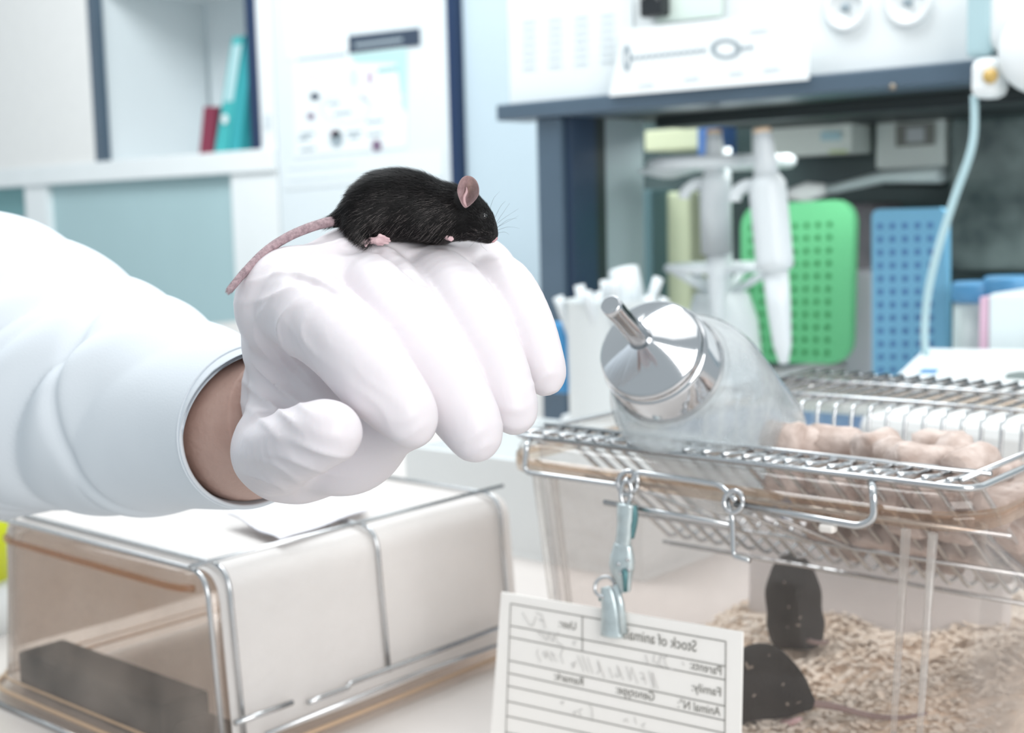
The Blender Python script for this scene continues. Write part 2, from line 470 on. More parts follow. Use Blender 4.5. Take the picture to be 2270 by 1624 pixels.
PAPC = mat('cool_paper', (228, 235, 237), 0.85)
INKD = mat('dark_ink', (52, 66, 84), 0.7); INKG = mat('grey_ink', (150, 164, 172), 0.8)
INKL = mat('pale_ink', (204, 214, 219), 0.8); INKM = mat('mauve_ink', (190, 168, 186), 0.8)
INKC = mat('mint_ink', (176, 212, 212), 0.8); INKP = mat('plum_ink', (120, 100, 124), 0.8)
sh = sheet('notice_sheet', [(632, -30), (772, -52), (774, 116), (640, 132)], YL, PAPC, 'large pale notice sheet above the poster on the tall cabinet', 'paper')
for i in range(6): mrect(sh, 655, 22+i*15, 745, 26+i*15, YL, INKL)
po = sheet('poster', [(652, 131), (905, 104), (903, 326), (655, 350)], YL, PAPC, 'poster with small coloured diagrams under the black title strip', 'poster')
mrect(po, 660, 131, 770, 136, YL, INKG, name='printed_line')
mark(po, [(775, 122), (904, 107), (904, 140), (790, 140)], YL, INKC, off=0.0029)
mark(po, [(880, 140), (904, 140), (902, 250), (894, 240)], YL, INKC, off=0.0029)
mrect(po, 838, 152, 884, 162, YL, mat('teal_ink', (136, 186, 184), 0.8))
for (x, y, rx, ry, m) in [(700, 214, 11, 9, INKD), (691, 258, 9, 8, INKP), (748, 308, 15, 20, INKG), (837, 322, 12, 13, INKP), (822, 172, 7, 16, INKM),
                          (786, 172, 12, 22, INKL), (705, 165, 32, 20, mat('blush_ink', (224, 216, 224), 0.8)), (745, 296, 12, 9, INKM)]:
    mdisc(po, x, y, rx, ry, YL, m)
mdisc(po, 768, 240, 58, 34, YL, INKL, ring=0.9)
mdisc(po, 850, 215, 48, 16, YL, mat('rose_ink', (216, 200, 208), 0.8), ring=0.9)
for (x, y, w) in [(668, 296, 30), (664, 306, 24), (668, 330, 32), (814, 268, 38), (816, 296, 34), (770, 292, 34), (776, 302, 22), (730, 228, 26), (742, 250, 40)]:
    mrect(po, x, y, x+w, y+6, YL, INKG)
ti = sheet('title_strip', [(775, 80), (932, 62), (933, 100), (776, 119)], YL, INKD, 'black title strip above the poster on the tall cabinet', 'sign', off=0.004)
mark(ti, [(790, 97), (895, 84), (895, 92), (790, 105)], YL, INKG, off=0.0048, name='title_lettering')
sh = sheet('notice_sheet', [(632, 362), (985, 330), (985, 392), (632, 420)], YL, mat('faint_paper', (222, 230, 233), 0.85), 'faint low notice sheet just above the mouse', 'paper')
mrect(sh, 640, 372, 790, 378, YL, INKL, sl=-0.08); mrect(sh, 640, 398, 830, 404, YL, INKL, sl=-0.08)
mk = sheet('sticker', [(588, 255), (601, 253), (601, 285), (588, 287)], YL, INKL, 'tiny pale sticker at the left edge of the tall cabinet door', 'sticker')

# ================================================================== laminar hood
YH = 1.15
hx0 = X_(1110, 250, YH); hx1 = 0.35
hz1 = Z_(1110, 233, YH); hz0 = Z_(1110, 269, YH)
hzt = hz1+0.42
HB = 0.62                                            # hood depth
hfz = Z_(1640, 868, YH+0.25)                         # hood work surface
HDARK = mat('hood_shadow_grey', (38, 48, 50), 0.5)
hood = empty('laminar_hood', (hx0+0.5, YH+0.3, ZB), 'white laminar flow hood with navy front lip and dark open interior', 'hood')
box('front_panel', hx0+0.003, hx1, YH+0.012, YH+0.035, hz1, hzt, WHITE, hood, b=0.002)
box('upper_body', hx0+0.003, hx1, YH+0.035, YH+HB, hz1, hzt, WHITE, hood)
box('front_lip', hx0, hx1, YH-0.008, YH+0.045, hz0, hz1, NAVY, hood, b=0.002)
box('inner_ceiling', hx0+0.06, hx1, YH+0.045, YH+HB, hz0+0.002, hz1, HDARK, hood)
pxa, pxb, pxc = X_(1193, 500, YH), X_(1246, 500, YH), X_(1262, 500, YH)
box('front_post', pxa, pxb, YH, YH+0.03, ZB, hz0, NAVY, hood, b=0.002)
box('post_return', pxb, pxc, YH+0.008, YH+0.05, ZB, hz0, mat('deep_navy_metal', (38, 56, 78), 0.4), hood)
box('side_shade_strip', pxb, pxc, YH+0.05, YH+0.068, ZB, hz0, HDARK, hood)  # dark strip: shade on the inner side wall put into the colour
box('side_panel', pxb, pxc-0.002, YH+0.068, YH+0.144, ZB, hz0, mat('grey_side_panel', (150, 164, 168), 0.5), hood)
box('back_panel', X_(1335, 450, YH+HB), hx1, YH+HB, YH+HB+0.02, ZB, hzt, mat('hood_back_green_grey', (86, 104, 104), 0.25, rgb2=(60, 76, 78), nscale=5), hood)
box('work_surface', pxb, hx1, YH-0.01, YH+HB, ZB, hfz, mat('hood_worktop', (226, 230, 231), 0.35), hood, b=0.003)
for (x, y) in ((1880, 18), (2018, 6)):
    c = PY(x, y, YH+0.012)
    kn = lathe('socket', [(0, 0.021), (0.004, 0.022), (0.006, 0.0205), (0.006, 0.016), (0.003, 0.015)], c, (0, -1, 0), WPLAST, hood, n=28)
    lathe('socket_centre', [(0, 0.004), (0.004, 0.004), (0.005, 0.003)], c+np.array([0, -0.003, 0]), (0, -1, 0), INKG, kn, n=12)
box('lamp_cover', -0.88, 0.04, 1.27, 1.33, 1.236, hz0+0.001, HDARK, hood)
lathe('screw', [(0, 0.003), (0.002, 0.003)], PY(1980, 193, YH-0.008), (0, -1, 0), mat('brass_dull', (140, 130, 116), 0.4, metal=0.6), hood, n=12)

YF = YH+0.012
sh = sheet('data_sheet', [(1135, 24), (1405, -6), (1407, 208), (1138, 234)], YF, PAPC, 'pale printed table sheet on the hood front at its left end', 'paper')
for r_ in range(7):
    for c_ in range(4):
        mrect(sh, 1162+c_*58, 48+r_*17-c_*5, 1190+c_*58, 53+r_*17-c_*5, YF, INKL)
sh = sheet('drawing_sheet', [(1412, 70), (1824, 25), (1820, 180), (1380, 216)], YF, mat('bright_paper', (238, 242, 243), 0.85), 'white sheet with a drawn gear shaft overhanging the hood lip', 'paper', off=0.024)
for (x0, x1, y) in ((1430, 1600, 128), (1660, 1715, 108)):
    for k in range(int((x1-x0)/14)): mrect(sh, x0+k*14, y-k*1.5, x0+k*14+9, y-k*1.5+9, YF, INKG, off=0.0247)
mdisc(sh, 1638, 112, 34, 22, YF, INKG, ring=0.68, off=0.0247)
mdisc(sh, 1420, 132, 9, 30, YF, INKG, ring=0.5, off=0.0247)
for (x, y, w) in ((1445, 190, 34), (1545, 176, 34), (1645, 164, 30), (1690, 72, 40), (1720, 156, 36)): mrect(sh, x, y, x+w, y+6, YF, INKL, off=0.0247)
sheet('sticky_note', [(1470, -40), (1608, -60), (1606, 36), (1462, 52)], YF, mat('mint_paper', (222, 236, 228), 0.85), 'pale mint note above the drawn gear shaft sheet', 'note', off=0.005)
bc = empty('binder_clip', PY(1440, 20, YF), 'black binder clip at the top of the hood front', 'clip')
pbox('clip_body', 1416, -30, 1466, 36, YF-0.02, 0.018, mat('black_clip', (38, 42, 46), 0.3), bc, b=0.003)
tube('clip_arm', rounded([PY(1424, 0, YF-0.021), PY(1428, -60, YF-0.024), PY(1452, -60, YF-0.024), PY(1458, 0, YF-0.021)], 0.004), 0.001, WIRE, bc)

# plug, adapter and hose at the right of the hood
BLUEG = mat('pale_blue_rubber', (172, 200, 206), 0.5)
ad = empty('plug_adapter', PY(2175, 210, YH-0.04), 'white plug adapter with amber light hanging over the hood lip', 'adapter')
pbox('housing', 2146, 126, 2212, 216, YH-0.04, 0.03, WPLAST, ad, b=0.008)
lathe('indicator', [(0, 0.0065), (0.002, 0.006)], PY(2196, 168, YH-0.041), (0, -1, 0), mat('amber_lens', (206, 172, 100), 0.3), ad, n=14)
pbox('upper_shell', 2140, -20, 2196, 124, YH-0.03, 0.022, BLUEG, ad, b=0.004)
tube('plug_cable', spline([PY(2160, 212, YH-0.025), PY(2156, 320, YH-0.03), PY(2112, 450, YH-0.035), PY(2072, 580, YH-0.04), PY(2052, 690, YH-0.04), PY(2054, 790, YH-0.03), PY(2090, 850, YH+0.05)], 8), 0.0034, BLUEG, None, n=10,
     label='pale blue cable hanging from the plug adapter in front of the blue rack', cat='cable')
wd = empty('wall_device', PY(2250, 100, YH-0.05), 'white rounded device at the right end of the hood front', 'device')
V, Fc = bxf(PY(2178, 118, YH-0.03), PY(2420, -90, YH+0.01), 0.012, 3); mesh('device_body', V, Fc, WPLAST, wd, True)
lathe('device_dome', [(0, 0.036), (0.02, 0.036), (0.03, 0.032), (0.036, 0.02), (0.038, 0.004)], PY(2330, 112, YH-0.02), (0, -1, 0), WPLAST, wd, n=32)

# ------------------------------------------------------------------ pipettes on their carousel
PIP = mat('pipette_white', (222, 228, 231), 0.35)
YP = YH+0.10
def pipette(px_top, py_top, px_bot, py_bot, Y, scale, label, hook=1):
    a = PY(px_top, py_top, Y); b = PY(px_bot, py_bot, Y)
    L = np.linalg.norm(b-a); ax = (b-a)/L; k = scale
    t = empty('pipette', b, label, 'pipette', 'pipettes on the carousel')
    lathe('plunger', [(0, 0.008*k), (0.012, 0.009*k), (0.03, 0.0105*k), (0.045, 0.0115*k)], a, ax, PIP, t, n=20)
    lathe('plunger_ring', [(-0.003, 0.0074*k), (0.0, 0.0083*k), (0.002, 0.0083*k)], a, ax, mat('orange_ring', (236, 208, 178), 0.5), t, n=20)
    lathe('handle', [(0.045, 0.012*k), (0.052, 0.0165*k), (0.06, 0.0168*k), (0.13, 0.0168*k), (L*0.58, 0.0166*k), (L*0.60, 0.0128*k)], a, ax, PIP, t, n=24)
    lathe('shaft', [(L*0.60, 0.0118*k), (L*0.75, 0.0108*k), (L*0.92, 0.0082*k), (L, 0.0040*k)], a, ax, PIP, t, n=18)
    f0 = a+ax*0.058
    side = np.array([hook*1.0, -0.2, 0]); side /= np.linalg.norm(side)
    tube('finger_hook', spline([f0, f0+side*0.02+ax*(-0.004), f0+side*0.034+ax*0.004, f0+side*0.036+ax*0.012], 6), [0.006*k]*19, PIP, t, n=10)
    return t
pipette(1583, 292, 1592, 720, YP-0.02, 1.0, 'left white pipette hanging on the carousel', hook=-1)
pipette(1690, 290, 1738, 806, YP-0.06, 1.12, 'right white pipette hanging before the green rack', hook=-1)
ca = empty('pipette_carousel', PY(1590, 860, YP+0.03), 'white pipette carousel stand inside the hood', 'stand')
cc = PY(1600, 600, YP+0.03)
lathe('stand_pole', [(0, 0.012), (Z_(1600, 330, YP+0.03)-hfz, 0.011)], (cc[0], cc[1], hfz+0.001), (0, 0, 1), PIP, ca, n=18)
lathe('stand_base', [(0, 0.075), (0.008, 0.075), (0.014, 0.06), (0.05, 0.045), (0.1, 0.040), (0.13, 0.03)], (cc[0], cc[1], hfz), (0, 0, 1), mat('stand_clear_white', (222, 228, 230), 0.3), ca, n=32)
def ringpts(c, r, z, n=36): return [(c[0]+r*cos(t), c[1]+r*sin(t), z) for t in np.linspace(0, 2*pi, n)]
for (py, rr, th) in ((362, 0.075, 0.007), (592, 0.06, 0.0045)):
    tube('holder_ring', ringpts(cc, rr, Z_(1600, py, YP+0.03)), th, PIP, ca, n=10)
for k in range(5):
    t = k*2*pi/5+0.35; z = Z_(1600, 362, YP+0.03); d = np.array([cos(t), sin(t), 0])
    b_ = np.array([cc[0], cc[1], z])
    tube('holder_arm', [b_+d*0.01, b_+d*0.05, b_+d*0.074], [0.005, 0.006, 0.008], PIP, ca, n=8)
    z2 = Z_(1600, 592, YP+0.03); b2 = np.array([cc[0], cc[1], z2])
    tube('holder_arm', [b2+d*0.01+np.array([0, 0, -0.03]), b2+d*0.06], 0.0045, PIP, ca, n=8)
pan = PY(1482, 372, YP+0.02)
lathe('scale_pan', [(0, 0.006), (0.006, 0.03), (0.010, 0.036), (0.011, 0.036)], pan-np.array([0, 0, 0.012]), (0, 0, 1), PIP, ca, n=28)

# ------------------------------------------------------------------ perforated racks
def rack(name, c4, Y, th, m, mh, cols, rows, x0, x1, y0, y1, hr, lab, cat, skip=None, lean=0.0, rc=0.018):
    """upright perforated rack: rounded slab with recessed square holes modelled as separate dark wells"""
    TL, TR, BR, BL = [PY(x, y, Y) for x, y in c4]
    t = empty(name, (BL+BR)/2+np.array([0, th/2, 0]), lab, cat, 'perforated tube racks')
    def uv(a, b): return (TL*(1-a)+TR*a)*(1-b)+(BL*(1-a)+BR*a)*b
    W = np.linalg.norm(TR-TL); H = np.linalg.norm(BL-TL)
    ra, rb = rc/W, rc/H
    out = []
    for (ca_, cb, s0) in ((1-ra, rb, -pi/2), (1-ra, 1-rb, 0), (ra, 1-rb, pi/2), (ra, rb, pi)):
        for q in np.linspace(0, pi/2, 6): out.append((ca_+ra*cos(s0+q), cb+rb*sin(s0+q)))
    n = len(out)
    fr = [uv(a, b) for a, b in out]; bk = [p+np.array([0, th, 0]) for p in fr]
    Fc = [tuple(range(n)), tuple(range(2*n-1, n-1, -1))]+[((i+1) % n, i, n+i, n+(i+1) % n) for i in range(n)]
    mesh('rack_plate', fr+bk, Fc, m, t)
    proto = None
    for i in range(cols):
        for j in range(rows):
            a = (x0+(x1-x0)*i/(cols-1)); b = (y0+(y1-y0)*j/(rows-1))
            c = uv(a, b)
            if proto is None:
                V, Fc2 = lathef([(0, hr), (0.0006, hr), (0.0009, hr*0.75), (0.0004, hr*0.7)], c, (0, -1, 0), 10)
                proto = mesh('hole', V, Fc2, mh, t); base = WL[proto.name]-c
            else: copy_to(proto, c+base, t)
    return t
GREEN = mat('green_plastic', (108, 194, 138), 0.4); GREEND = mat('green_hole', (52, 132, 78), 0.6)
BLUE = mat('blue_plastic', (118, 178, 210), 0.4); BLUED = mat('blue_hole', (76, 116, 170), 0.6)
rack('tube_rack', [(1642, 455), (1893, 440), (1884, 808), (1642, 800)], YH+0.225, 0.012, GREEN, GREEND, 8, 11, 0.10, 0.80, 0.145, 0.93, 0.0033, 'green perforated tube rack standing behind the pipettes', 'rack', rc=0.026)
rack('tube_rack', [(1932, 464), (2096, 460), (2098, 838), (1934, 838)], YH+0.14, 0.012, BLUE, BLUED, 5, 12, 0.12, 0.80, 0.10, 0.95, 0.0032, 'blue perforated tube rack right of the green one', 'rack', rc=0.008)

# ------------------------------------------------------------------ clutter deep in the hood
YB = YH+HB-0.03
MUT = mat('muted_white', (208, 218, 216), 0.6)
o = pbox('paper_box', 1428, 285, 1560, 332, YB-0.10, 0.08, mat('straw_box', (216, 224, 190), 0.7), None, b=0.003, label='pale yellow box hung at the back of the hood above the pan', cat='box')
pbox('carton', 1415, 420, 1446, 745, YB-0.16, 0.06, mat('slate_label', (84, 116, 122), 0.6), None, b=0.003, label='slate blue carton low behind the left pipette', cat='box')
pbox('paper_bag', 1455, 425, 1530, 745, YB-0.12, 0.06, mat('pale_olive', (206, 216, 184), 0.8), None, b=0.006, label='pale olive paper bag behind the left pipette', cat='bag')
pbox('bottle_box', 1545, 262, 1592, 345, YB-0.12, 0.05, mat('royal_blue', (84, 124, 186), 0.5), None, b=0.003, label='royal blue box behind the left pipette top', cat='box')
bx_ = pbox('leaflet_box', 1666, 255, 1888, 344, YB-0.10, 0.06, mat('pale_sign', (226, 236, 232), 0.6), None, b=0.003, label='pale leaflet box with blue print high in the hood', cat='box')
Yq = YB-0.10
mrect(bx_, 1822, 292, 1866, 312, Yq, mat('sky_print', (178, 214, 224), 0.7), sl=-0.02); mrect(bx_, 1840, 334, 1880, 339, Yq, mat('lime_print', (206, 224, 160), 0.7), sl=-0.02)
pi_ = pbox('framed_picture', 1940, 245, 2094, 372, YB-0.06, 0.03, MUT, None, b=0.004, label='white framed picture at the back of the hood', cat='picture')
mrect(pi_, 1988, 276, 2074, 326, YB-0.06, mat('grey_brown_print', (120, 124, 120), 0.7), sl=-0.06)
mrect(pi_, 2012, 284, 2052, 316, YB-0.06, mat('silver_print', (178, 186, 190), 0.7), sl=-0.06, off=0.0040)
tr = empty('steel_tray', PY(1930, 440, YB-0.16), 'long pale tray on brackets behind the racks', 'tray')
Q = [PY(1760, 428, YB-0.2), PY(2090, 372, YB-0.2)]
V, Fc = tubef([PY(1755, 428, YB-0.2), PY(1850, 418, YB-0.18), PY(1960, 392, YB-0.16), PY(2088, 386, YB-0.16)], [0.012, 0.012, 0.016, 0.022], 12, True, 0.5); mesh('tray_body', V, Fc, mat('tray_grey', (184, 198, 200), 0.35), tr, True)
V, Fc = tubef([PY(1752, 430, YB-0.21), PY(1790, 426, YB-0.21), PY(1830, 420, YB-0.205)], [0.007, 0.013, 0.007], 12); mesh('handle', V, Fc, WPLAST, tr, True)
box('bracket', PY(2060, 420, YB)[0]-0.01, PY(2060, 420, YB)[0]+0.01, YB-0.16, YB+0.03, PY(2060, 412, YB-0.1)[2], PY(2060, 398, YB-0.1)[2], HDARK, tr)
GDK = mat('dim_equipment', (70, 84, 88), 0.5)
pbox('equipment_case', 1700, 452, 1935, 700, YB-0.10, 0.1, mat('dim_mauve_case', (128, 122, 128), 0.6, rgb2=(92, 94, 100), nscale=14), None, b=0.01, label='dim mauve-grey case behind the green rack', cat='case')
pbox('equipment_case', 2100, 250, 2290, 600, YB-0.06, 0.07, mat('dim_grey_case', (122, 138, 138), 0.4, rgb2=(64, 80, 82), nscale=16), None, b=0.01, label='dark grey glassy case right of the hanging cable', cat='case')
pbox('equipment_case', 1870, 600, 1940, 835, YH+0.30, 0.08, mat('pale_mauve_case', (186, 186, 194), 0.6), None, b=0.006, label='narrow pale grey case between green and blue racks', cat='case')
for (px, py, rx, lb) in ((2166, 640, 0.024, 'blue round lid left of the pair at the right edge'), (2242, 628, 0.026, 'blue round lid at the right edge above the white box')):
    c = PY(px, py, YH+0.12)
    jr = empty('lidded_jar', (c[0], c[1], hfz), lb.replace('lid', 'lidded jar'), 'jar', 'blue lidded jars')
    lathe('jar_body', [(0, rx*0.85), (0.004, rx*0.92), (c[2]-hfz-0.012, rx*0.92)], (c[0], c[1], hfz), (0, 0, 1), mat('milky_jar', (196, 208, 208), 0.3), jr, n=24)
    lathe('lid', [(0, rx), (0.016, rx), (0.019, rx*0.9)], (c[0], c[1], c[2]-0.012), (0, 0, 1), mat('jar_lid_blue', (84, 150, 196), 0.4), jr, n=24)
wb = empty('tissue_box', PY(2240, 780, YH+0.0), 'white box with a pink stripe at the right edge inside the hood', 'box')
pbox('box_body', 2188, 652, 2340, 850, YH+0.02, 0.10, mat('pale_box', (222, 232, 234), 0.6), wb, b=0.004)
pbox('pink_stripe', 2170, 658, 2188, 850, YH+0.02, 0.10, mat('pink_card', (214, 178, 198), 0.6), wb, b=0.001)

# balance behind the cage
YS = YH-0.16
sc_ = empty('laboratory_balance', PY(2140, 850, YS), 'white sloping balance with blue and dark keys behind the cage', 'balance')
def slab(name, pts_top, z0, m, par):
    n = len(pts_top); V = [tuple(p) for p in pts_top]+[(p[0], p[1], z0) for p in pts_top]
    return mesh(name, V, [tuple(range(n)), tuple(range(2*n-1, n-1, -1))]+[((i+1) % n, i, n+i, n+(i+1) % n) for i in range(n)], m, par)
b0 = PY(1968, 852, YS); b1 = PY(2420, 880, YS); d0 = PY(2052, 772, YS+0.16); d1 = PY(2440, 776, YS+0.16)
slab('balance_body', [b0, b1, d1, d0], ZB, WPLAST, sc_)
def onb(a, b): return (b0*(1-a)+b1*a)*(1-b)+(d0*(1-a)+d1*a)*b+np.array([0, 0, 0.0008])
for (a0, a1, e0, e1, m) in ((0.10, 0.20, 0.28, 0.42, mat('blue_key', (74, 130, 178), 0.4)), (0.56, 0.86, 0.25, 0.45, mat('dark_key', (96, 108, 106), 0.4))):
    Q = [onb(a0, e0), onb(a1, e0), onb(a1, e1), onb(a0, e1)]
    mesh('key', Q+[q-np.array([0, 0, 0.0006]) for q in Q], [(0, 1, 2, 3), (1, 0, 4, 5), (2, 1, 5, 6), (3, 2, 6, 7), (0, 3, 7, 4)], m, sc_)

# beaker of tips and tubes left in the hood
bk = PY(1352, 880, YH-0.12); bkz = ZB
br = 0.041
be = empty('plastic_beaker', (bk[0], bk[1], bkz), 'milky white beaker full of tubes left of the bottle cap', 'beaker')
zt = PY(1335, 662, YH-0.12)[2]
lathe('beaker_wall', [(0, br*0.92), (0.004, br*0.95), (zt-bkz-0.004, br*1.0), (zt-bkz, br*1.06), (zt-bkz, br*0.98), (0.008, br*0.88)], (bk[0], bk[1], bkz), (0, 0, 1), mat('milky_beaker', (226, 232, 233), 0.3), be, n=40)
for i in range(18):
    t = RNG.uniform(0, 2*pi); rr = br*0.8*sqrt(RNG.uniform()); q = np.array([bk[0]+rr*cos(t), bk[1]+rr*sin(t), zt-0.05])
    lean_ = np.array([cos(t)*0.5*rr/br, sin(t)*0.5*rr/br, 1.0])+RNG.normal(0, 0.12, 3); lean_ /= np.linalg.norm(lean_)
    L = 0.05+RNG.uniform(0.004, 0.026)
    V, Fc = tubef([q, q+lean_*L*0.8, q+lean_*L], [0.0045, 0.0050, 0.0052], 8)
    mesh('sample_tube', V, Fc, PIP, None, True, label='white sample tube standing in the milky beaker', cat='tube', group='sample tubes in the beaker')
cp = PY(1405, 632, YH-0.08)
lathe('tube_cap', [(0, 0.013), (0.003, 0.0155), (0.034, 0.015), (0.036, 0.013)], cp-np.array([0.004, 0, 0.018]), (-0.25, 0, 1), PIP, be, n=20)
pbox('blue_bottle_box', 1216, 715, 1256, 872, YH-0.14, 0.05, mat('mid_blue_box', (62, 140, 194), 0.5), None, b=0.004, label='blue box just behind the gloved little finger', cat='box')
bb = bpy.data.objects['blue_bottle_box']; bb.name = 'carton'
WL['carton'] = WL['blue_bottle_box']

# ================================================================== right-hand mouse cage
ZR = ZC-0.10
CX0, CX1, CY0, CY1 = -0.386, -0.170, 0.431, 0.702
PC = clear('clear_polycarbonate', (252, 250, 249), 0.022, (226, 220, 216), 0.05, 60)
def rrect(x0, x1, y0, y1, r, z, k=6):
    out = []
    for (cx, cy, s0) in ((x1-r, y1-r, 0), (x0+r, y1-r, pi/2), (x0+r, y0+r, pi), (x1-r, y0+r, 3*pi/2)):
        for q in np.linspace(0, pi/2, k): out.append((cx+r*cos(s0+q), cy+r*sin(s0+q), z))
    return out
def ringloft(rings, cap0=True, cap1=True):
    n = len(rings[0]); V = [p for R_ in rings for p in R_]; Fc = []
    for i in range(len(rings)-1):
        for j in range(n):
            k = (j+1) % n; Fc.append((i*n+j, i*n+k, (i+1)*n+k, (i+1)*n+j))
    if cap0: Fc.append(tuple(range(n-1, -1, -1)))
    if cap1: Fc.append(tuple((len(rings)-1)*n+j for j in range(n)))
    return V, Fc
def rr_in(i, z, r=0.024): return rrect(CX0+i, CX1-i, CY0+i, CY1-i, max(r-i*0.5, 0.004), z)
cage = empty('mouse_cage', ((CX0+CX1)/2, (CY0+CY1)/2, ZB), 'clear plastic mouse cage with wire lid and bedding at the right', 'cage')
V, Fc = ringloft([rr_in(0.020, ZB+0.0005), rr_in(0.018, ZB+0.006), rr_in(0.007, ZR-0.014), rr_in(0.0, ZR-0.013), rr_in(0.0, ZR-0.003), rr_in(0.002, ZR),
                  rr_in(0.007, ZR), rr_in(0.0085, ZR-0.012), rr_in(0.0195, ZB+0.008), rr_in(0.024, ZB+0.004)])
mesh('tub', V, Fc, PC, cage, True)
RIMM = clear('amber_rim_edge', (240, 226, 212), 0.12, (220, 200, 184), 0.08, 50)
V, Fc = ringloft([rr_in(-0.0008, ZR-0.0125), rr_in(-0.0012, ZR-0.009), rr_in(-0.0008, ZR-0.0055), rr_in(0.0004, ZR-0.009)], False, False)
mesh('rim_band', V, Fc, RIMM, cage, True)
RIB_GLINT = clear('rib_glint_plastic', (248, 246, 244), 0.3, (250, 248, 246), 0.05, 40)  # whitish haze: bright corner reflections put into the rib strips
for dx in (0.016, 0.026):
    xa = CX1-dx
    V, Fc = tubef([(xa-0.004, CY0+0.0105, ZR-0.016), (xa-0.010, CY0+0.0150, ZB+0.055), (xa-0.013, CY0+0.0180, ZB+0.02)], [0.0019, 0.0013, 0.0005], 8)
    mesh('rib_glint', V, Fc, RIB_GLINT, cage, True)
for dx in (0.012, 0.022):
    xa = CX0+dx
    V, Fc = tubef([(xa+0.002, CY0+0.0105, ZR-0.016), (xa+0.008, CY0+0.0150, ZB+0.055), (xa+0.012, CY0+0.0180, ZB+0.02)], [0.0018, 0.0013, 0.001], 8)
    mesh('rib_glint', V, Fc, RIB_GLINT, cage, True)

# ------------------------------------------------------------------ wire lid
ZL = ZR+0.0022
WR = 0.00105
lid = empty('wire_grille', ((CX0+CX1)/2, CY0+0.01, ZL), 'steel wire grille on the cage top with a sunken feed hopper', 'grille')
LX0, LX1, LY0, LY1 = CX0+0.004, CX1-0.004, CY0+0.006, CY1-0.004
tube('frame_wire', rounded([(LX0+0.02, LY0, ZL), (LX0, LY0, ZL), (LX0, LY1, ZL), (LX1, LY1, ZL), (LX1, LY0, ZL), (LX0+0.019, LY0, ZL)], 0.009), 0.0013, WIRE, lid, n=8)
tube('frame_wire', [(LX0+0.002, LY0+0.021, ZL+0.0018), (LX1-0.002, LY0+0.021, ZL+0.0018)], 0.0011, WIRE, lid)
tube('frame_wire', [(LX1-0.006, LY0+0.004, ZL+0.002), (LX1-0.006, LY1-0.002, ZL+0.002)], 0.0011, WIRE, lid)
HYB = 0.582
nW = 22
for i in range(nW):
    X = LX0+0.009+(LX1-LX0-0.018)*i/(nW-1)
    tube('grid_wire', rounded([(X, LY1, ZL+0.0018), (X, HYB, ZL+0.0018), (X, HYB-0.006, ZR-0.058), (X, HYB-0.034, ZR-0.066), (X, LY0+0.024, ZL-0.001), (X, LY0+0.0005, ZL+0.0022)], 0.006, 4), WR, WIRE, lid, n=6)
for (Y, z) in ((0.645, ZL+0.0035), (HYB+0.012, ZL+0.0035), (HYB-0.003, ZR-0.030), (HYB-0.034, ZR-0.0685), (0.512, ZR-0.046), (0.484, ZR-0.024)):
    tube('cross_wire', [(LX0+0.004, Y, z), (LX1-0.004, Y, z)], 0.0011, WIRE, lid, n=6)
# diagonal ties between the two front rods
for i in range(26):
    X = LX0+0.010+(LX1-LX0-0.022)*i/25
    tube('tie_wire', [(X-0.004, LY0+0.0005, ZL-0.0006), (X+0.003, LY0+0.021, ZL+0.0008)], 0.0010, WIRE, lid, n=6)
for X in (-0.352, -0.316, -0.298):
    tube('basket_wire', [(X-0.02, 0.478, ZR-0.018), (X+0.045, 0.512, ZR-0.047)], 0.001, WIRE, lid, n=6)

# ------------------------------------------------------------------ feed pellets
PEL = mat('feed_pellet', (216, 200, 192), 0.9, bump=0.0012, bscale=260, rgb2=(176, 156, 146), nscale=120)
def pellet_mesh(L, r):
    f = []
    for h, q in ((-L/2, 0.80), (-L/2+0.0012, 0.97), (-L/4, 1.03), (0, 0.98), (L/4, 1.02), (L/2-0.0012, 0.97), (L/2, 0.8)): f.append((h, r*q))
    V, Fc = lathef(f, (0, 0, 0), (1, 0, 0), 12)
    V = V*(1+0.05*RNG.normal(size=(len(V), 1)))
    me = bpy.data.meshes.new('feed_pellet'); me.from_pydata(V.tolist(), [], Fc); me.polygons.foreach_set('use_smooth', [True]*len(me.polygons)); me.materials.append(PEL); return me
PMS = [pellet_mesh(0.0165, 0.0058), pellet_mesh(0.0145, 0.0060), pellet_mesh(0.018, 0.0056)]
def pellet(x, y, z, rot, lab, grp, k=0):
    o = bpy.data.objects.new('feed_pellet', PMS[k % 3]); col.objects.link(o); o.location = (x, y, z); o.rotation_euler = rot
    return setp(o, lab, 'pellet', grp)
kk = 0
for (d, ys) in ((0.016, np.arange(0.490, 0.571, 0.0138)), (0.030, np.arange(0.508, 0.571, 0.0138)), (0.043, np.arange(0.524, 0.571, 0.0138)), (0.055, (0.546, 0.560))):
    for x in np.arange(-0.274, -0.180, 0.0215):
        for y in ys:
            kk += 1
            pellet(x+RNG.normal(0, 0.0010), y+RNG.normal(0, 0.0003), ZR-d+RNG.normal(0, 0.0004), (RNG.uniform(0, 6), RNG.normal(0, 0.06), RNG.normal(0, 0.12)),
                   'beige feed pellet packed down inside the wire hopper', 'feed pellets packed in the hopper', kk)
TOPP = [(1855, 1000, 0.3, 'rounded end-on pellet on the heap beside the bottle'), (1945, 1012, 1.2, 'pale pellet lying tilted on the heap middle'), (2000, 1030, -0.5, 'pellet half buried at the heap middle front'),
        (2085, 1012, 0.15, 'long pale pellet lying across the heap'), (2125, 1030, -0.9, 'pale pellet atop the heap near the hopper corner'), (2150, 1048, 1.4, 'round-ended pellet at the hopper right corner'),
        (1785, 998, 0.7, 'mauve-shaded pellet close to the bottle bottom'), (1740, 990, 0.0, 'pellet partly under the bottle edge'), (2050, 1040, 0.5, 'pellet at the front of the heap under another')]
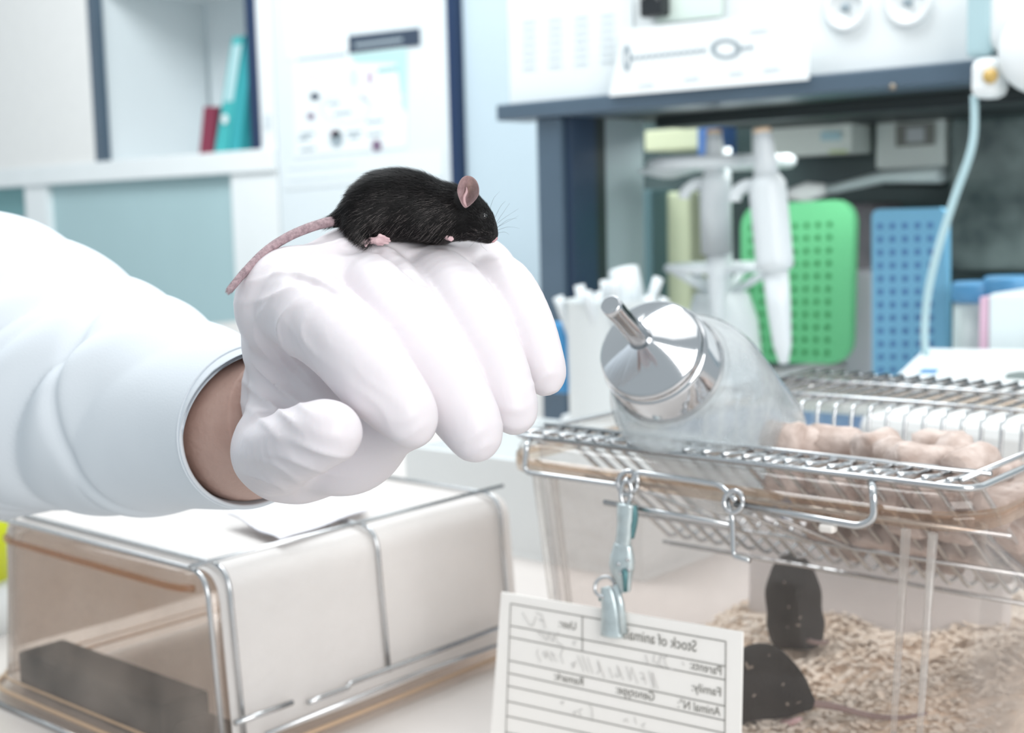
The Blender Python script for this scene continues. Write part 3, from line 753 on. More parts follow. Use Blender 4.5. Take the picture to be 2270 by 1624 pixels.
for k, (x, y, a, lb) in enumerate(TOPP):
    q = PZ(x, y, ZR-0.003+0.002*(k % 3))
    o = pellet(q[0], min(q[1], 0.563), ZR+0.0005+0.0015*(k % 3), (1.0*k, RNG.normal(0, 0.15), a), lb, None, k); o.scale = (1.2, 1.3, 1.3)

# ------------------------------------------------------------------ water bottle
ax = -0.45*RT+0.40*UP-0.80*FW; ax /= np.linalg.norm(ax)
c0 = P(1418, 748, 0.508)
wbt = empty('water_bottle', c0-ax*0.125, 'clear water bottle with steel cone cap and spout lying in the lid', 'bottle')
STB = mat('cap_steel', (208, 210, 213), 0.10, metal=1.0)
lathe('spout', [(0.0285, 0.0024), (0.029, 0.0034), (0.0285, 0.0039), (0.026, 0.0040), (0.02, 0.0038), (0.004, 0.0044), (-0.002, 0.0052)], c0, ax, STB, wbt, n=24)
lathe('cap', [(0.0, 0.0040), (-0.0005, 0.0052), (-0.0095, 0.0196), (-0.0105, 0.0208), (-0.0118, 0.0212), (-0.0128, 0.0200), (-0.0136, 0.0196), (-0.0145, 0.0212), (-0.0155, 0.0222), (-0.026, 0.0224), (-0.0275, 0.0236), (-0.0300, 0.0238), (-0.0305, 0.020)], c0, ax, STB, wbt, n=64)
BOT = clear('bottle_plastic', (246, 248, 249), 0.36, (240, 243, 244), 0.14, 40, 1.5)
lathe('bottle_body', [(-0.0275, 0.0246), (-0.032, 0.0250), (-0.0345, 0.0245), (-0.038, 0.0275), (-0.046, 0.0318), (-0.056, 0.0335), (-0.112, 0.0340), (-0.121, 0.0325), (-0.125, 0.027), (-0.126, 0.012)], c0, ax, BOT, wbt, n=56)
lathe('bottle_inner_wall', [(-0.0345, 0.0225), (-0.048, 0.0305), (-0.058, 0.0321), (-0.111, 0.0326), (-0.119, 0.031), (-0.122, 0.026)], c0, ax, BOT, wbt, n=48)

# ------------------------------------------------------------------ bedding, nest card and the cage mice
BED = mat('wood_shavings', (240, 226, 210), 0.9, rgb2=(228, 208, 188), nscale=90, bump=0.002, bscale=160)
BED2 = mat('pale_shaving', (248, 238, 226), 0.9, rgb2=(238, 222, 204), nscale=40)
def bedz(x, y):
    t = (y-CY0)/(CY1-CY0); u_ = (x-CX0)/(CX1-CX0)
    return ZB+0.018+0.022*min(1, max(0, (t-0.14)*2.4))*(0.6+0.4*u_)+0.006*u_*u_+0.014*max(0, u_-0.62)*min(1, max(0, (t-0.3)*4))/0.38+0.004*sin(x*90+1)*sin(y*70)
ins = 0.020
gx = np.linspace(CX0+ins, CX1-ins, 40); gy = np.linspace(CY0+ins, CY1-ins, 60)
V = [(x, y, bedz(x, y)+RNG.normal(0, 0.0007)) for x in gx for y in gy]
Fc = [(i*60+j, (i+1)*60+j, (i+1)*60+j+1, i*60+j+1) for i in range(39) for j in range(59)]
n0 = len(V); border = [i*60 for i in range(40)]+[39*60+j for j in range(1, 60)]+[i*60+59 for i in range(38, -1, -1)]+[j for j in range(58, 0, -1)]
V += [(V[b][0], V[b][1], ZB+0.0055) for b in border]
nb = len(border); Fc += [(border[(k+1) % nb], border[k], n0+k, n0+(k+1) % nb) for k in range(nb)]
mb = MB(); mb.add(V, Fc)
bed = mb.build('bedding', BED, None, True, label='beige wood shaving bedding on the cage floor', cat='bedding', kind='stuff')
mb = MB()
for i in range(7500):
    x = RNG.uniform(CX0+ins+0.002, CX1-ins-0.002); y = CY0+ins+0.002+(CY1-CY0-2*ins-0.004)*RNG.uniform()**1.6
    z = bedz(x, y)+RNG.uniform(-0.0005, 0.0025)
    L = RNG.uniform(0.0012, 0.0034); w = RNG.uniform(0.0006, 0.0014); a = RNG.uniform(0, 2*pi); tl = RNG.normal(0, 0.16); c = RNG.uniform(0.0001, 0.0006)
    e = np.array([cos(a)*cos(tl), sin(a)*cos(tl), sin(tl)])*L; f_ = np.array([-sin(a), cos(a), RNG.normal(0, 0.18)])*w; p = np.array([x, y, z])
    mb.add([p-e-f_, p-e+f_, p+f_+(0, 0, c), p-f_+(0, 0, c), p+e-f_, p+e+f_], [(0, 3, 2, 1), (3, 4, 5, 2)])
mb.build('shavings', BED2, bed, kind='stuff')
nc = mesh('nest_card', *ringloft([rrect(-0.360, -0.222, 0.598, 0.606, 0.003, ZB+0.02), rrect(-0.360, -0.222, 0.600, 0.608, 0.003, ZB+0.082)]), mat('nest_white', (246, 244, 246), 0.8), None, False,
          label='white card panel standing in the bedding behind the cage mice', cat='panel')
del nc

BLACKF = mat('black_fur_coat', (20, 17, 17), 0.8, rgb2=(10, 9, 9), nscale=300, bump=0.0006, bscale=900, stretch=(1, 1, 0.3))
PINK = mat('mouse_pink_skin', (222, 192, 194), 0.55, rgb2=(204, 170, 174), nscale=400, bump=0.0002, bscale=1500)
EYEM = mat('black_eye', (8, 8, 10), 0.03, spec=0.8)
CHIP = mat('shaving_fleck', (150, 140, 130), 0.9)
def cage_mouse(parts, ears, tail, feet, root, label, flecks, lo, hi, h=0.0011):
    f = Field(lo, hi, h)
    for a, b, ra, rb in parts: f.cone(a, b, ra, rb, 0.006)
    V, Q = f.polygonise(); V = f.relax(V, Q, 2)
    t = empty('mouse', root, label, 'mouse')
    mesh('body', V, Q, BLACKF, t, True)
    for (c, n_, r_) in ears:
        lathe('ear', [(0.0, 0.001), (0.0006, r_*0.6), (0.0020, r_), (0.0028, r_), (0.0016, r_*0.55), (0.0008, 0.001)], c, n_, mat('dusky_ear', (104, 84, 86), 0.6), t, n=16)
    if tail is not None:
        sp = spline(tail, 8); V2, F2 = tubef(sp, np.linspace(0.0019, 0.0007, len(sp)), 8); mesh('tail', V2, F2, mat('dusky_tail', (150, 128, 126), 0.6), t, True)
    for ft in feet:
        V2, F2 = tubef(ft, [0.0022, 0.0024, 0.0014], 8, True, 0.6); mesh('foot', V2, F2, PINK, t, True)
    for p in flecks:
        q = np.asarray(p); _s = RNG.uniform(0.45, 1.1); V2, F2 = lathef([(0, 0.0003*_s), (0.0003, 0.0008*_s), (0.0006, 0.0003*_s)], q, -FW, 6); V2 = q+(V2-q)@(np.eye(3)+0.9*np.outer(RNG.normal(size=3), RNG.normal(size=3))*0.5); mesh('shaving_fleck', V2, F2, CHIP, t)
    return t
# upright mouse, seen from behind, reaching for the hopper
Ym = 0.560
def A_(x, y, dy=0.0): return PY(x, y, Ym+dy)
q = 0.555*1.0
cage_mouse([(A_(1762, 1375), A_(1758, 1310), 0.0135, 0.0122), (A_(1758, 1310), A_(1757, 1268, 0.004), 0.0118, 0.0085), (A_(1757, 1268, 0.004), A_(1758, 1244, 0.010), 0.0078, 0.005),
            (A_(1740, 1400), A_(1732, 1412), 0.007, 0.005), (A_(1790, 1395), A_(1797, 1412), 0.007, 0.005)],
           [(A_(1738, 1266, 0.003), (-0.4, -0.6, 0.6), 0.0048), (A_(1780, 1272, 0.003), (0.5, -0.6, 0.6), 0.0048)],
           [A_(1775, 1404), A_(1790, 1418, -0.006), A_(1812, 1424, -0.008), A_(1836, 1422, -0.006)], [], A_(1762, 1420), 'black mouse standing upright in the cage beneath the hopper',
           [A_(1738, 1290, -0.0125), A_(1748, 1345, -0.0137), A_(1774, 1368, -0.0134), A_(1770, 1385, -0.013), A_(1745, 1388, -0.0125)],
           A_(1762, 1340)-np.array([0.035]*3), A_(1762, 1340)+np.array([0.035]*3))
Ym = 0.492
cage_mouse([(A_(1630, 1560), A_(1690, 1510), 0.0165, 0.0150), (A_(1690, 1510), A_(1735, 1530), 0.0150, 0.0105), (A_(1735, 1530), A_(1790, 1556), 0.0095, 0.0035), (A_(1630, 1560), A_(1580, 1540, 0.004), 0.013, 0.009)],
           [], [A_(1788, 1557), A_(1850, 1566, 0.004), A_(1930, 1586, 0.006), A_(2000, 1590, 0.006), A_(2055, 1580, 0.008)],
           [[A_(1735, 1600, -0.008), A_(1755, 1600, -0.008), A_(1775, 1592, -0.008)]], A_(1680, 1610), 'black mouse crouching on the bedding beside the card, tail stretched right',
           [A_(1736, 1516, -0.0118), A_(1705, 1452, -0.010), A_(1745, 1560, -0.0095), A_(1770, 1556, -0.0058), A_(1665, 1478, -0.0145), A_(1672, 1540, -0.0155), A_(1655, 1472, -0.0146)],
           A_(1690, 1530)-np.array([0.052]*3), A_(1690, 1530)+np.array([0.052]*3))

# ------------------------------------------------------------------ wire card holder on the cage front
YW = CY0-0.0035
ch = empty('card_holder', PY(1500, 1130, YW), 'bent steel wire card holder hooked on the cage front', 'holder')
def W(x, y, dy=0.0): return PY(x, y, YW+dy)
HW = 0.00125
tube('holder_wire', rounded([W(1182, 968, 0.02), W(1168, 984, 0), W(1163, 1046), W(1376, 1076), W(1392, 1062, -0.003)], 0.0035), HW, WIRE, ch)
tube('holder_wire', rounded([W(1398, 1075, -0.002), W(1412, 1046), W(1596, 1074), W(1618, 1096, -0.002), W(1632, 1110, -0.003)], 0.003), HW, WIRE, ch)
tube('holder_wire', rounded([W(1630, 1116, -0.001), W(1905, 1166), W(1938, 1150), W(1936, 1086), W(1930, 1064, 0.012)], 0.0052, 8), 0.0015, WIRE, ch)
tube('holder_wire', [W(1340, 1113, -0.002), W(1622, 1163, -0.002)], HW, WIRE, ch)
tube('holder_wire', rounded([W(1612, 1104, -0.002), W(1624, 1150, -0.003), W(1626, 1232, -0.003), W(1662, 1242, -0.004)], 0.002), 0.0011, WIRE, ch)
def ring(c, rx, rz, th, name, par, tilt=0.35):
    pts = [np.asarray(c)+np.array([rx*cos(t), rx*tilt*sin(t+0.6), rz*sin(t)]) for t in np.linspace(0, 2*pi, 22)]
    return tube(name, pts, th, WIRE, par, n=6)
ring(W(1392, 1070, -0.002), 0.0042, 0.0046, 0.0011, 'loop', ch)
ring(W(1626, 1112, -0.003), 0.0036, 0.0040, 0.0011, 'loop', ch)
box('stop', PY(1836, 1160, YW)[0]-0.003, PY(1836, 1160, YW)[0]+0.003, YW-0.0022, YW+0.002, PY(1836, 1172, YW)[2]-0.0012, PY(1836, 1160, YW)[2], mat('wax_white', (232, 226, 220), 0.5), ch, b=0.001)

# ------------------------------------------------------------------ crocodile clip
YK = YW-0.006
TURQ = mat('tinned_clip', (206, 218, 220), 0.28, metal=0.6, noise=0.18, nscale=220)
TURD = mat('verdigris_clip', (92, 134, 138), 0.4, metal=0.4)
cl = empty('crocodile_clip', PY(1365, 1400, YK), 'small tinned crocodile clip holding the card', 'clip')
def K(x, y, dy=0.0): return PY(x, y, YK+dy)
ring(K(1388, 1092, 0.002), 0.0022, 0.0048, 0.0010, 'link', cl)
V, Fc = tubef(spline([K(1387, 1116), K(1386, 1150), K(1383, 1190), K(1380, 1210)], 5), [0.0026]*6+[0.0024]*10, 12, True, 1.5); mesh('socket_sleeve', V, Fc, TURQ, cl, True)
V, Fc = tubef(spline([K(1403, 1120, 0.001), K(1406, 1148, 0.001), K(1398, 1190, 0.001)], 5), [0.0016]*11, 8); mesh('sleeve_fold', V, Fc, TURD, cl, True)
V, Fc = tubef(spline([K(1381, 1205), K(1380, 1232), K(1378, 1258), K(1383, 1290), K(1388, 1312)], 5), np.interp(np.linspace(0, 1, 21), [0, .3, .5, .75, 1], [0.0024, 0.0034, 0.0035, 0.0022, 0.0012]), 14, True, 1.7); mesh('spring_body', V, Fc, TURQ, cl, True)
V, Fc = tubef([K(1386, 1262, -0.0034), K(1386, 1310, -0.0024)], [0.0013, 0.0009], 8); mesh('slot', V, Fc, TURD, cl, True)
for (x, y) in ((1372, 1250), (1392, 1240), (1376, 1270), (1394, 1262)):
    lathe('rivet', [(0, 0.0009), (0.0006, 0.0007)], K(x, y, -0.0035), (0, -1, 0), STEEL, cl, n=8)
V, Fc = tubef(spline([K(1343, 1300, -0.001), K(1350, 1330, -0.001), K(1355, 1370, -0.001), K(1357, 1408, -0.001)], 5), np.interp(np.linspace(0, 1, 16), [0, .2, .6, 1], [0.0014, 0.0020, 0.0026, 0.0032]), 14, True, 1.75); mesh('jaw', V, Fc, TURQ, cl, True)
ring(K(1340, 1300, -0.001), 0.0040, 0.0038, 0.0008, 'grip_curl', cl, 0.5)
V, Fc = tubef([K(1366, 1296, -0.001), K(1376, 1340, -0.001), K(1383, 1404, -0.0015)], [0.0014, 0.0016, 0.0016], 8); mesh('jaw_edge', V, Fc, TURQ, cl, True)
V, Fc = tubef([K(1330, 1325, 0), K(1333, 1330, 0)], [0.0009, 0.0009], 6); mesh('pin', V, Fc, TURD, cl, True)

# ------------------------------------------------------------------ the stock card (mirror writing as in the picture)
YCD = YW-0.0050
CARD = mat('card_stock', (250, 247, 243), 0.9, noise=0.015, nscale=40)
INKK = mat('printed_grey', (128, 126, 120), 0.9); PENCIL = mat('pencil_grey', (186, 184, 182), 0.9)
Q = [PY(1111, 1312, YCD), PY(1646, 1401, YCD), PY(1640, 1700, YCD), PY(1084, 1690, YCD)]
zmin = ZB+0.002
for q_ in Q[2:]: q_[2] = max(q_[2], zmin)
card = mesh('stock_card', Q+[p+np.array([0, 0.0009, 0]) for p in Q], [(0, 3, 2, 1), (4, 5, 6, 7), (0, 1, 5, 4), (1, 2, 6, 5), (2, 3, 7, 6), (3, 0, 4, 7)], CARD, None,
            label='white index card with mirrored writing clipped on the cage front', cat='card')
def cline(p0, p1, w, m, name='ruled_line', off=0.00035):
    a = PY(*p0, YCD); b = PY(*p1, YCD); d = b-a; d /= np.linalg.norm(d); n_ = np.cross(d, np.array([0, 1.0, 0]))*w
    o_ = np.array([0, -off, 0])
    if min(a[2], b[2]) < ZB+0.004: return
    return mesh(name, [a-n_+o_, b-n_+o_, b+n_+o_, a+n_+o_], [(0, 1, 2, 3)], m, card)
for p0, p1 in (((1133, 1337), (1610, 1421)), ((1133, 1386), (1609, 1476)), ((1131, 1411), (1609, 1506)), ((1130, 1463), (1608, 1564)), ((1129, 1491), (1608, 1596)), ((1127, 1519), (1607, 1624)),
               ((1125, 1553), (1607, 1659)), ((1124, 1586), (1607, 1690)), ((1122, 1622), (1420, 1684)), ((1133, 1337), (1121, 1660)), ((1610, 1421), (1607, 1690)), ((1292, 1366), (1292, 1441))):
    cline(p0, p1, 0.00021, INKK)
def ctext(s, start, end, cap_px, m, name='printed_text'):
    cu = bpy.data.curves.new(name, 'FONT'); cu.body = s; cu.size = 1.0; cu.resolution_u = 3
    ob = bpy.data.objects.new('tmp_text', cu); col.objects.link(ob)
    dg = bpy.context.evaluated_depsgraph_get(); me = bpy.data.meshes.new_from_object(ob.evaluated_get(dg))
    bpy.data.objects.remove(ob); bpy.data.curves.remove(cu)
    V = np.array([v.co[:] for v in me.vertices]); Fc = [tuple(p.vertices) for p in me.polygons]; bpy.data.meshes.remove(me)
    V[:, 0] -= V[:, 0].min(); V[:, 0] /= V[:, 0].max()
    a = PY(*start, YCD); b = PY(*end, YCD); t_ = PY(start[0], start[1]-cap_px, YCD)
    W3 = a + V[:, :1]*(b-a) + (V[:, 1:2]/0.70)*(t_-a) + np.array([0, -0.0004, 0])
    return mesh(name, W3, [f[::-1] for f in Fc], m, card)
ctext('Stock of animals', (1545, 1444), (1382, 1414), 25, INKK)
ctext('Parents:', (1600, 1496), (1531, 1481), 20, INKK)
ctext('Family:', (1599, 1543), (1535, 1530), 20, INKK)
ctext('Animal N°:', (1598, 1586), (1504, 1567), 20, INKK)
ctext('Genotype:', (1452, 1553), (1367, 1535), 20, INKK)
ctext('Remark:', (1294, 1519), (1230, 1505), 18, INKK)
ctext('User:', (1278, 1396), (1240, 1388), 18, INKK)
def scrib(px):
    pts = [PY(x, y, YCD)+np.array([0, -0.0004, 0]) for x, y in px]
    V, Fc = tubef(pts, 0.00016, 4); return mesh('handwriting', V, Fc, PENCIL, card)
for s in ([(1211, 1392), (1203, 1362), (1190, 1357)], [(1207, 1376), (1196, 1372)], [(1183, 1386), (1176, 1384), (1160, 1356)], [(1183, 1386), (1190, 1366)],
          [(1276, 1430), (1272, 1421), (1280, 1422)], [(1249, 1430), (1238, 1424), (1232, 1406), (1240, 1402)], [(1228, 1420), (1220, 1415), (1222, 1402), (1230, 1404), (1228, 1420)], [(1214, 1418), (1206, 1412), (1208, 1400), (1216, 1402), (1214, 1418)], [(1203, 1408), (1195, 1402), (1200, 1396)],
          [(1514, 1466), (1518, 1474)], [(1494, 1484), (1480, 1478), (1474, 1456), (1484, 1452)], [(1470, 1476), (1462, 1472), (1466, 1452), (1474, 1458)], [(1458, 1468), (1450, 1466), (1452, 1450)], [(1440, 1472), (1432, 1450)],
          [(1460, 1526), (1448, 1488), (1452, 1524), (1440, 1486)], [(1434, 1516), (1428, 1492), (1420, 1490)], [(1430, 1504), (1422, 1502)], [(1416, 1514), (1402, 1478), (1400, 1508), (1390, 1476)], [(1384, 1506), (1370, 1474), (1376, 1496), (1368, 1500), (1366, 1492)], [(1360, 1502), (1352, 1478)],
          [(1342, 1502), (1326, 1462), (1332, 1486), (1324, 1492)], [(1316, 1492), (1304, 1456)], [(1306, 1490), (1292, 1452)], [(1296, 1488), (1282, 1452)], [(1276, 1478), (1268, 1470), (1278, 1466), (1270, 1480)], [(1250, 1470), (1244, 1450), (1250, 1436)],
          [(1236, 1466), (1222, 1444), (1232, 1452)], [(1226, 1464), (1214, 1446)], [(1212, 1458), (1206, 1444), (1214, 1442), (1212, 1456)], [(1200, 1466), (1192, 1448), (1194, 1438)],
          [(1250, 1560), (1244, 1556), (1252, 1554)], [(1290, 1586), (1284, 1574), (1292, 1570)], [(1276, 1584), (1272, 1578), (1280, 1576)], [(1316, 1598), (1314, 1570), (1308, 1560)], [(1394, 1600), (1390, 1592), (1384, 1598)], [(1412, 1604), (1408, 1588)], [(1430, 1612), (1424, 1606), (1432, 1602)]):
    scrib(s)

# things standing behind the cage, seen through it
box('storage_tray', -0.60, -0.425, 0.86, 0.93, ZB, ZB+0.085, mat('deep_blue_tray', (56, 92, 136), 0.4), None, b=0.006, label='deep blue tray behind the cage, seen past the bottle', cat='tray')
box('storage_box', -0.418, -0.15, 0.84, 0.97, ZB, ZB+0.10, mat('matt_white_box', (226, 232, 234), 0.5), None, b=0.008, label='matt white box behind the cage lid at the right', cat='box')

# ================================================================== left-hand filter cage
FX0, FX1, FY0, FY1 = -0.654, -0.4735, 0.333, 0.538
ZT = ZC-0.155
PCB = clear('amber_polycarbonate', (252, 248, 245), 0.14, (236, 224, 214), 0.05, 30)
def fr(i, z, r=0.022): return rrect(FX0-i, FX1+i, FY0-i, FY1+i, r+i*0.5, z)
fc = empty('filter_cage', ((FX0+FX1)/2, (FY0+FY1)/2, ZB), 'upturned amber clear tub under a white filter sheet at the left', 'cage')
V, Fc = ringloft([fr(0.0075, ZB+0.0005), fr(0.0075, ZB+0.006), fr(0.004, ZB+0.007), fr(0.0, ZT-0.010), fr(-0.003, ZT-0.0025), fr(-0.012, ZT), fr(-0.018, ZT),
                  fr(-0.013, ZT-0.0030), fr(-0.006, ZT-0.0060), fr(-0.003, ZT-0.012), fr(0.0095, ZB+0.0065), fr(0.0185, ZB+0.0005)][:6]+[fr(-0.03, ZT)], False, True)
mesh('tub', V, Fc, PCB, fc, True)
V, Fc = ringloft([fr(0.0055, ZB+0.0015), fr(0.0020, ZB+0.008), fr(-0.003, ZT-0.012), fr(-0.006, ZT-0.005), fr(-0.014, ZT-0.003)], False, True)
mesh('tub_inner', V, Fc, PCB, fc, True)
EDGE = mat('amber_edge', (196, 168, 140), 0.35)
tube('rim_edge', [p for p in fr(0.0080, ZB+0.0065, 0.022)]+[fr(0.0080, ZB+0.0065, 0.022)[0]], 0.0011, EDGE, fc, n=6)
tube('rim_edge', [p for p in fr(0.0045, ZB+0.0115, 0.022)]+[fr(0.0045, ZB+0.0115, 0.022)[0]], 0.0006, EDGE, fc, n=6)
tube('top_edge_tint', [p for p in fr(0.0002, ZT-0.0062) if p[1] < FY0+0.0075], 0.0017, clear('amber_bead', (236, 214, 194), 0.16, (214, 186, 164), 0.1), fc, n=8)

# filter sheet bent over the top and the right side
FILT = mat('filter_fleece', (246, 244, 243), 0.9, noise=0.03, nscale=50, bump=0.0006, bscale=260)
_nt = FILT.node_tree; _t = _nt.nodes.new('ShaderNodeBsdfTranslucent'); _t.inputs[0].default_value = (*lin((250, 246, 242)), 1)
_mx = _nt.nodes.new('ShaderNodeMixShader'); _mx.inputs[0].default_value = 0.4
_nt.links.new(_nt.nodes['Principled BSDF'].outputs[0], _mx.inputs[1]); _nt.links.new(_t.outputs[0], _mx.inputs[2]); _nt.links.new(_mx.outputs[0], _nt.nodes['Material Output'].inputs[0])
prof = rounded([(FX0-0.004, ZB+0.02), (FX0-0.001, ZT+0.0016), (FX1+0.0012, ZT+0.0016), (FX1+0.0070, ZB+0.012)], 0.013, 8)
ys = np.linspace(FY0+0.0095, FY1-0.002, 40)
V = []; n = len(prof)
for y in ys:
    for i, (x, z) in enumerate(prof): V.append((x, y, z+0.0004*sin(y*60+x*30)))
V += [(x-0.0004*(1 if x < -0.55 else 1), y, z-0.0006) for x, y, z in V]
m_ = len(ys)
Fc = [(i*n+j, i*n+j+1, (i+1)*n+j+1, (i+1)*n+j) for i in range(m_-1) for j in range(n-1)]
off = m_*n
Fc += [(off+i*n+j, off+(i+1)*n+j, off+(i+1)*n+j+1, off+i*n+j+1) for i in range(m_-1) for j in range(n-1)]
Fc += [(j, off+j, off+j+1, j+1) for j in range(n-1)]+[(i*n+n-1, off+i*n+n-1, off+(i+1)*n+n-1, (i+1)*n+n-1) for i in range(m_-1)]
mesh('filter_sheet', V, Fc, FILT, None, True, label='white fleece filter sheet bent over the left cage', cat='filter')

# wire frame that clamps the sheet
wf = empty('wire_clamp', (FX1, FY0, ZB), 'bent steel wire clamp holding the filter sheet on the left cage', 'clamp')
def hoop(y, z0=ZB+0.010, r=0.0012, xl=FX0):
    return tube('hoop_wire', rounded([(xl-0.006, y, ZB+0.03), (xl-0.002, y, ZT+0.0035), (FX1+0.0035, y, ZT+0.0035), (FX1+0.0100, y, z0)], 0.012, 8), r, WIRE, wf, n=8)
hoop(FY0+0.002); hoop(FY0+0.0135)
ymid = PZ(905, 1185, ZT+0.003)[1]
tube('hoop_wire', rounded([PZ(728, 1163, ZT+0.0035), (FX1-0.03, ymid, ZT+0.0035), (FX1+0.0035, ymid, ZT+0.0035), (FX1+0.0090, ymid, ZB+0.022)], 0.012, 8), 0.0012, WIRE, wf, n=8)
tube('long_wire', [(FX1-0.004, FY0-0.001, ZT+0.0055), (FX1-0.004, FY1, ZT+0.0055)], 0.0011, WIRE, wf, n=8)
def S(x, y, e=0.0115): 
    p = PX(x, y, FX1+e); return p
tube('long_wire', [S(522, 1602), S(648, 1556)], 0.0013, WIRE, wf, n=8)
tube('long_wire', rounded([S(684, 1556), S(720, 1542), S(770, 1524), S(776, 1514), S(1112, 1388)], 0.002), 0.0013, WIRE, wf, n=8)
tube('long_wire', [S(590, 1626), S(930, 1490), S(1112, 1426)], 0.0011, WIRE, wf, n=8)
tube('hoop_wire', rounded([(FX0+0.02, FY1-0.012, ZT+0.0035), (FX1+0.0035, FY1-0.012, ZT+0.0035), (FX1+0.0090, FY1-0.012, ZB+0.022)], 0.012, 8), 0.0012, WIRE, wf, n=8)

# dark block and scraps under the tub
blk = mat('black_block', (26, 26, 24), 0.6, noise=0.3, nscale=60)
pA = PZ(-40, 1460, ZB+0.034); pB = PZ(365, 1565, ZB+0.034)
box('feed_block', FX0+0.006, -0.517, FY0+0.007, FY0+0.034, ZB+0.0015, ZB+0.021, blk, None, b=0.002, label='black block lying under the amber tub', cat='block')
box('feed_block', -0.514, FX1-0.006, FY0+0.008, FY0+0.030, ZB+0.0015, ZB+0.0145, blk, None, b=0.005, label='smaller black lump in the tub corner', cat='block')
tube('base_wire', [(FX0-0.02, FY0-0.012, ZB+0.0014), (FX1-0.03, FY0-0.012, ZB+0.0014)], 0.0013, WIRE, wf, n=8)
# lime object at the far left edge
q = P(-52, 1180, 0.80); q[2] = ZB
lb_ = empty('lime_bottle', q, 'lime green capped bottle at the extreme left edge', 'bottle')
lathe('bottle_body', [(0, 0.018), (0.028, 0.018), (0.034, 0.014)], q, (0, 0, 1), WPLAST, lb_, n=24)
lathe('cap', [(0.034, 0.0195), (0.068, 0.019), (0.071, 0.016)], q, (0, 0, 1), mat('lime_plastic', (206, 216, 20), 0.4), lb_, n=24)
# pale tray between the two cages
tq = PZ(960, 1040, ZB+0.09)
pt = empty('instrument_tray', (tq[0], tq[1]+0.05, ZB), 'pale translucent tray in the gap behind the filter cage', 'tray')
box('tray_floor', -0.72, -0.50, 0.70, 0.86, ZB, ZB+0.004, WPLAST, pt)
for (x0, x1, y0, y1) in ((-0.72, -0.50, 0.70, 0.704), (-0.72, -0.50, 0.856, 0.86), (-0.72, -0.716, 0.704, 0.856), (-0.504, -0.50, 0.704, 0.856)):
    box('tray_wall', x0, x1, y0, y1, ZB+0.004, ZB+0.07, mat('tray_milky', (226, 230, 231), 0.3), pt)
rq = PZ(1104, 1030, ZB)
rb_ = empty('reagent_bottle', rq, 'tiny dark red bottle between the middle fingertip and the cage', 'bottle')
lathe('bottle_body', [(0, 0.007), (0.008, 0.007), (0.010, 0.005)], rq, (0, 0, 1), mat('dark_red_glass', (120, 40, 36), 0.3), rb_, n=16)
lathe('cap', [(0.010, 0.0055), (0.014, 0.0055), (0.015, 0.004)], rq, (0, 0, 1), mat('dark_red_cap', (104, 34, 32), 0.4), rb_, n=16)

# ================================================================== person: gloved hand, wrist and coat sleeve
person = empty('person', P(300, 1120, 0.47), 'person in white lab coat sleeve and white glove, only the arm in view', 'person')
def J(x, y, s, r): return (P(x, y, s), r)
index = [J(910, 934, 0.309, 0.0062), J(895, 908, 0.310, 0.0076), J(835, 840, 0.314, 0.0094), J(765, 758, 0.325, 0.0105), J(692, 700, 0.341, 0.0115), J(650, 676, 0.361, 0.0128)]
middle = [J(1054, 968, 0.320, 0.0062), J(1042, 938, 0.321, 0.0077), J(985, 848, 0.326, 0.0095), J(915, 745, 0.338, 0.0104), J(858, 662, 0.355, 0.0112), J(800, 622, 0.374, 0.0122)]
ring_ = [J(1140, 914, 0.333, 0.0057), J(1128, 882, 0.334, 0.0070), J(1085, 785, 0.340, 0.0086), J(1030, 690, 0.352, 0.0097), J(978, 640, 0.366, 0.0107), J(930, 628, 0.381, 0.0116)]
pinky = [J(1208, 832, 0.347, 0.0054), J(1200, 805, 0.348, 0.0062), J(1163, 715, 0.356, 0.0077), J(1112, 640, 0.369, 0.0090), J(1050, 622, 0.383, 0.0102)]
thumb = [J(748, 960, 0.300, 0.0054), J(722, 960, 0.302, 0.0078), J(655, 985, 0.314, 0.0090), J(612, 1008, 0.338, 0.0102), J(612, 1000, 0.372, 0.0125)]
wi, wp = J(672, 880, 0.405, 0.0150), J(700, 880, 0.430, 0.0160)
heelA, heelB, heelC = J(658, 990, 0.378, 0.0138), J(765, 962, 0.366, 0.0128), J(905, 930, 0.352, 0.0080)
allp = np.array([p for c in (index, middle, ring_, pinky, thumb, [wi, wp, heelA, heelB, heelC]) for p, r in c])
hf = Field(allp.min(0)-0.022, allp.max(0)+0.022, 0.00085)
def dense(ch_):
    sp_ = spline([np.append(p_, r_) for p_, r_ in ch_], 5); return [(q_[:3], q_[3]) for q_ in sp_]
# palm
pal = hf.new()
for m_ in (index[-1], middle[-1], ring_[-1], pinky[-1]):
    hf.cone(m_[0], wi[0], m_[1], wi[1], 0.008, pal); hf.cone(m_[0], wp[0], m_[1], wp[1], 0.008, pal)
for a, b in ((index, middle), (middle, ring_), (ring_, pinky)): hf.cone(a[-1][0], b[-1][0], a[-1][1], b[-1][1], 0.008, pal)
hf.cone(heelA[0], heelB[0], heelA[1], heelB[1], 0.008, pal); hf.cone(heelB[0], heelC[0], heelB[1], heelC[1], 0.008, pal)
hf.cone(heelA[0], wi[0], heelA[1], wi[1], 0.008, pal); hf.cone(heelB[0], wp[0], heelB[1], wp[1], 0.01, pal)
hf.cone(P(660, 720, 0.378), heelA[0], 0.0115, 0.012, 0.008, pal)
hf.cone(P(760, 760, 0.375), heelB[0], 0.010, 0.011, 0.01, pal)
hf.D = pal
for ch_ in (index, middle, ring_, pinky):
    F = hf.new(); hf.chain(dense(ch_), 0.0003, F); hf.merge(F, 0.0013)
F = hf.new(); hf.chain(dense(thumb), 0.0003, F); hf.merge(F, 0.004)
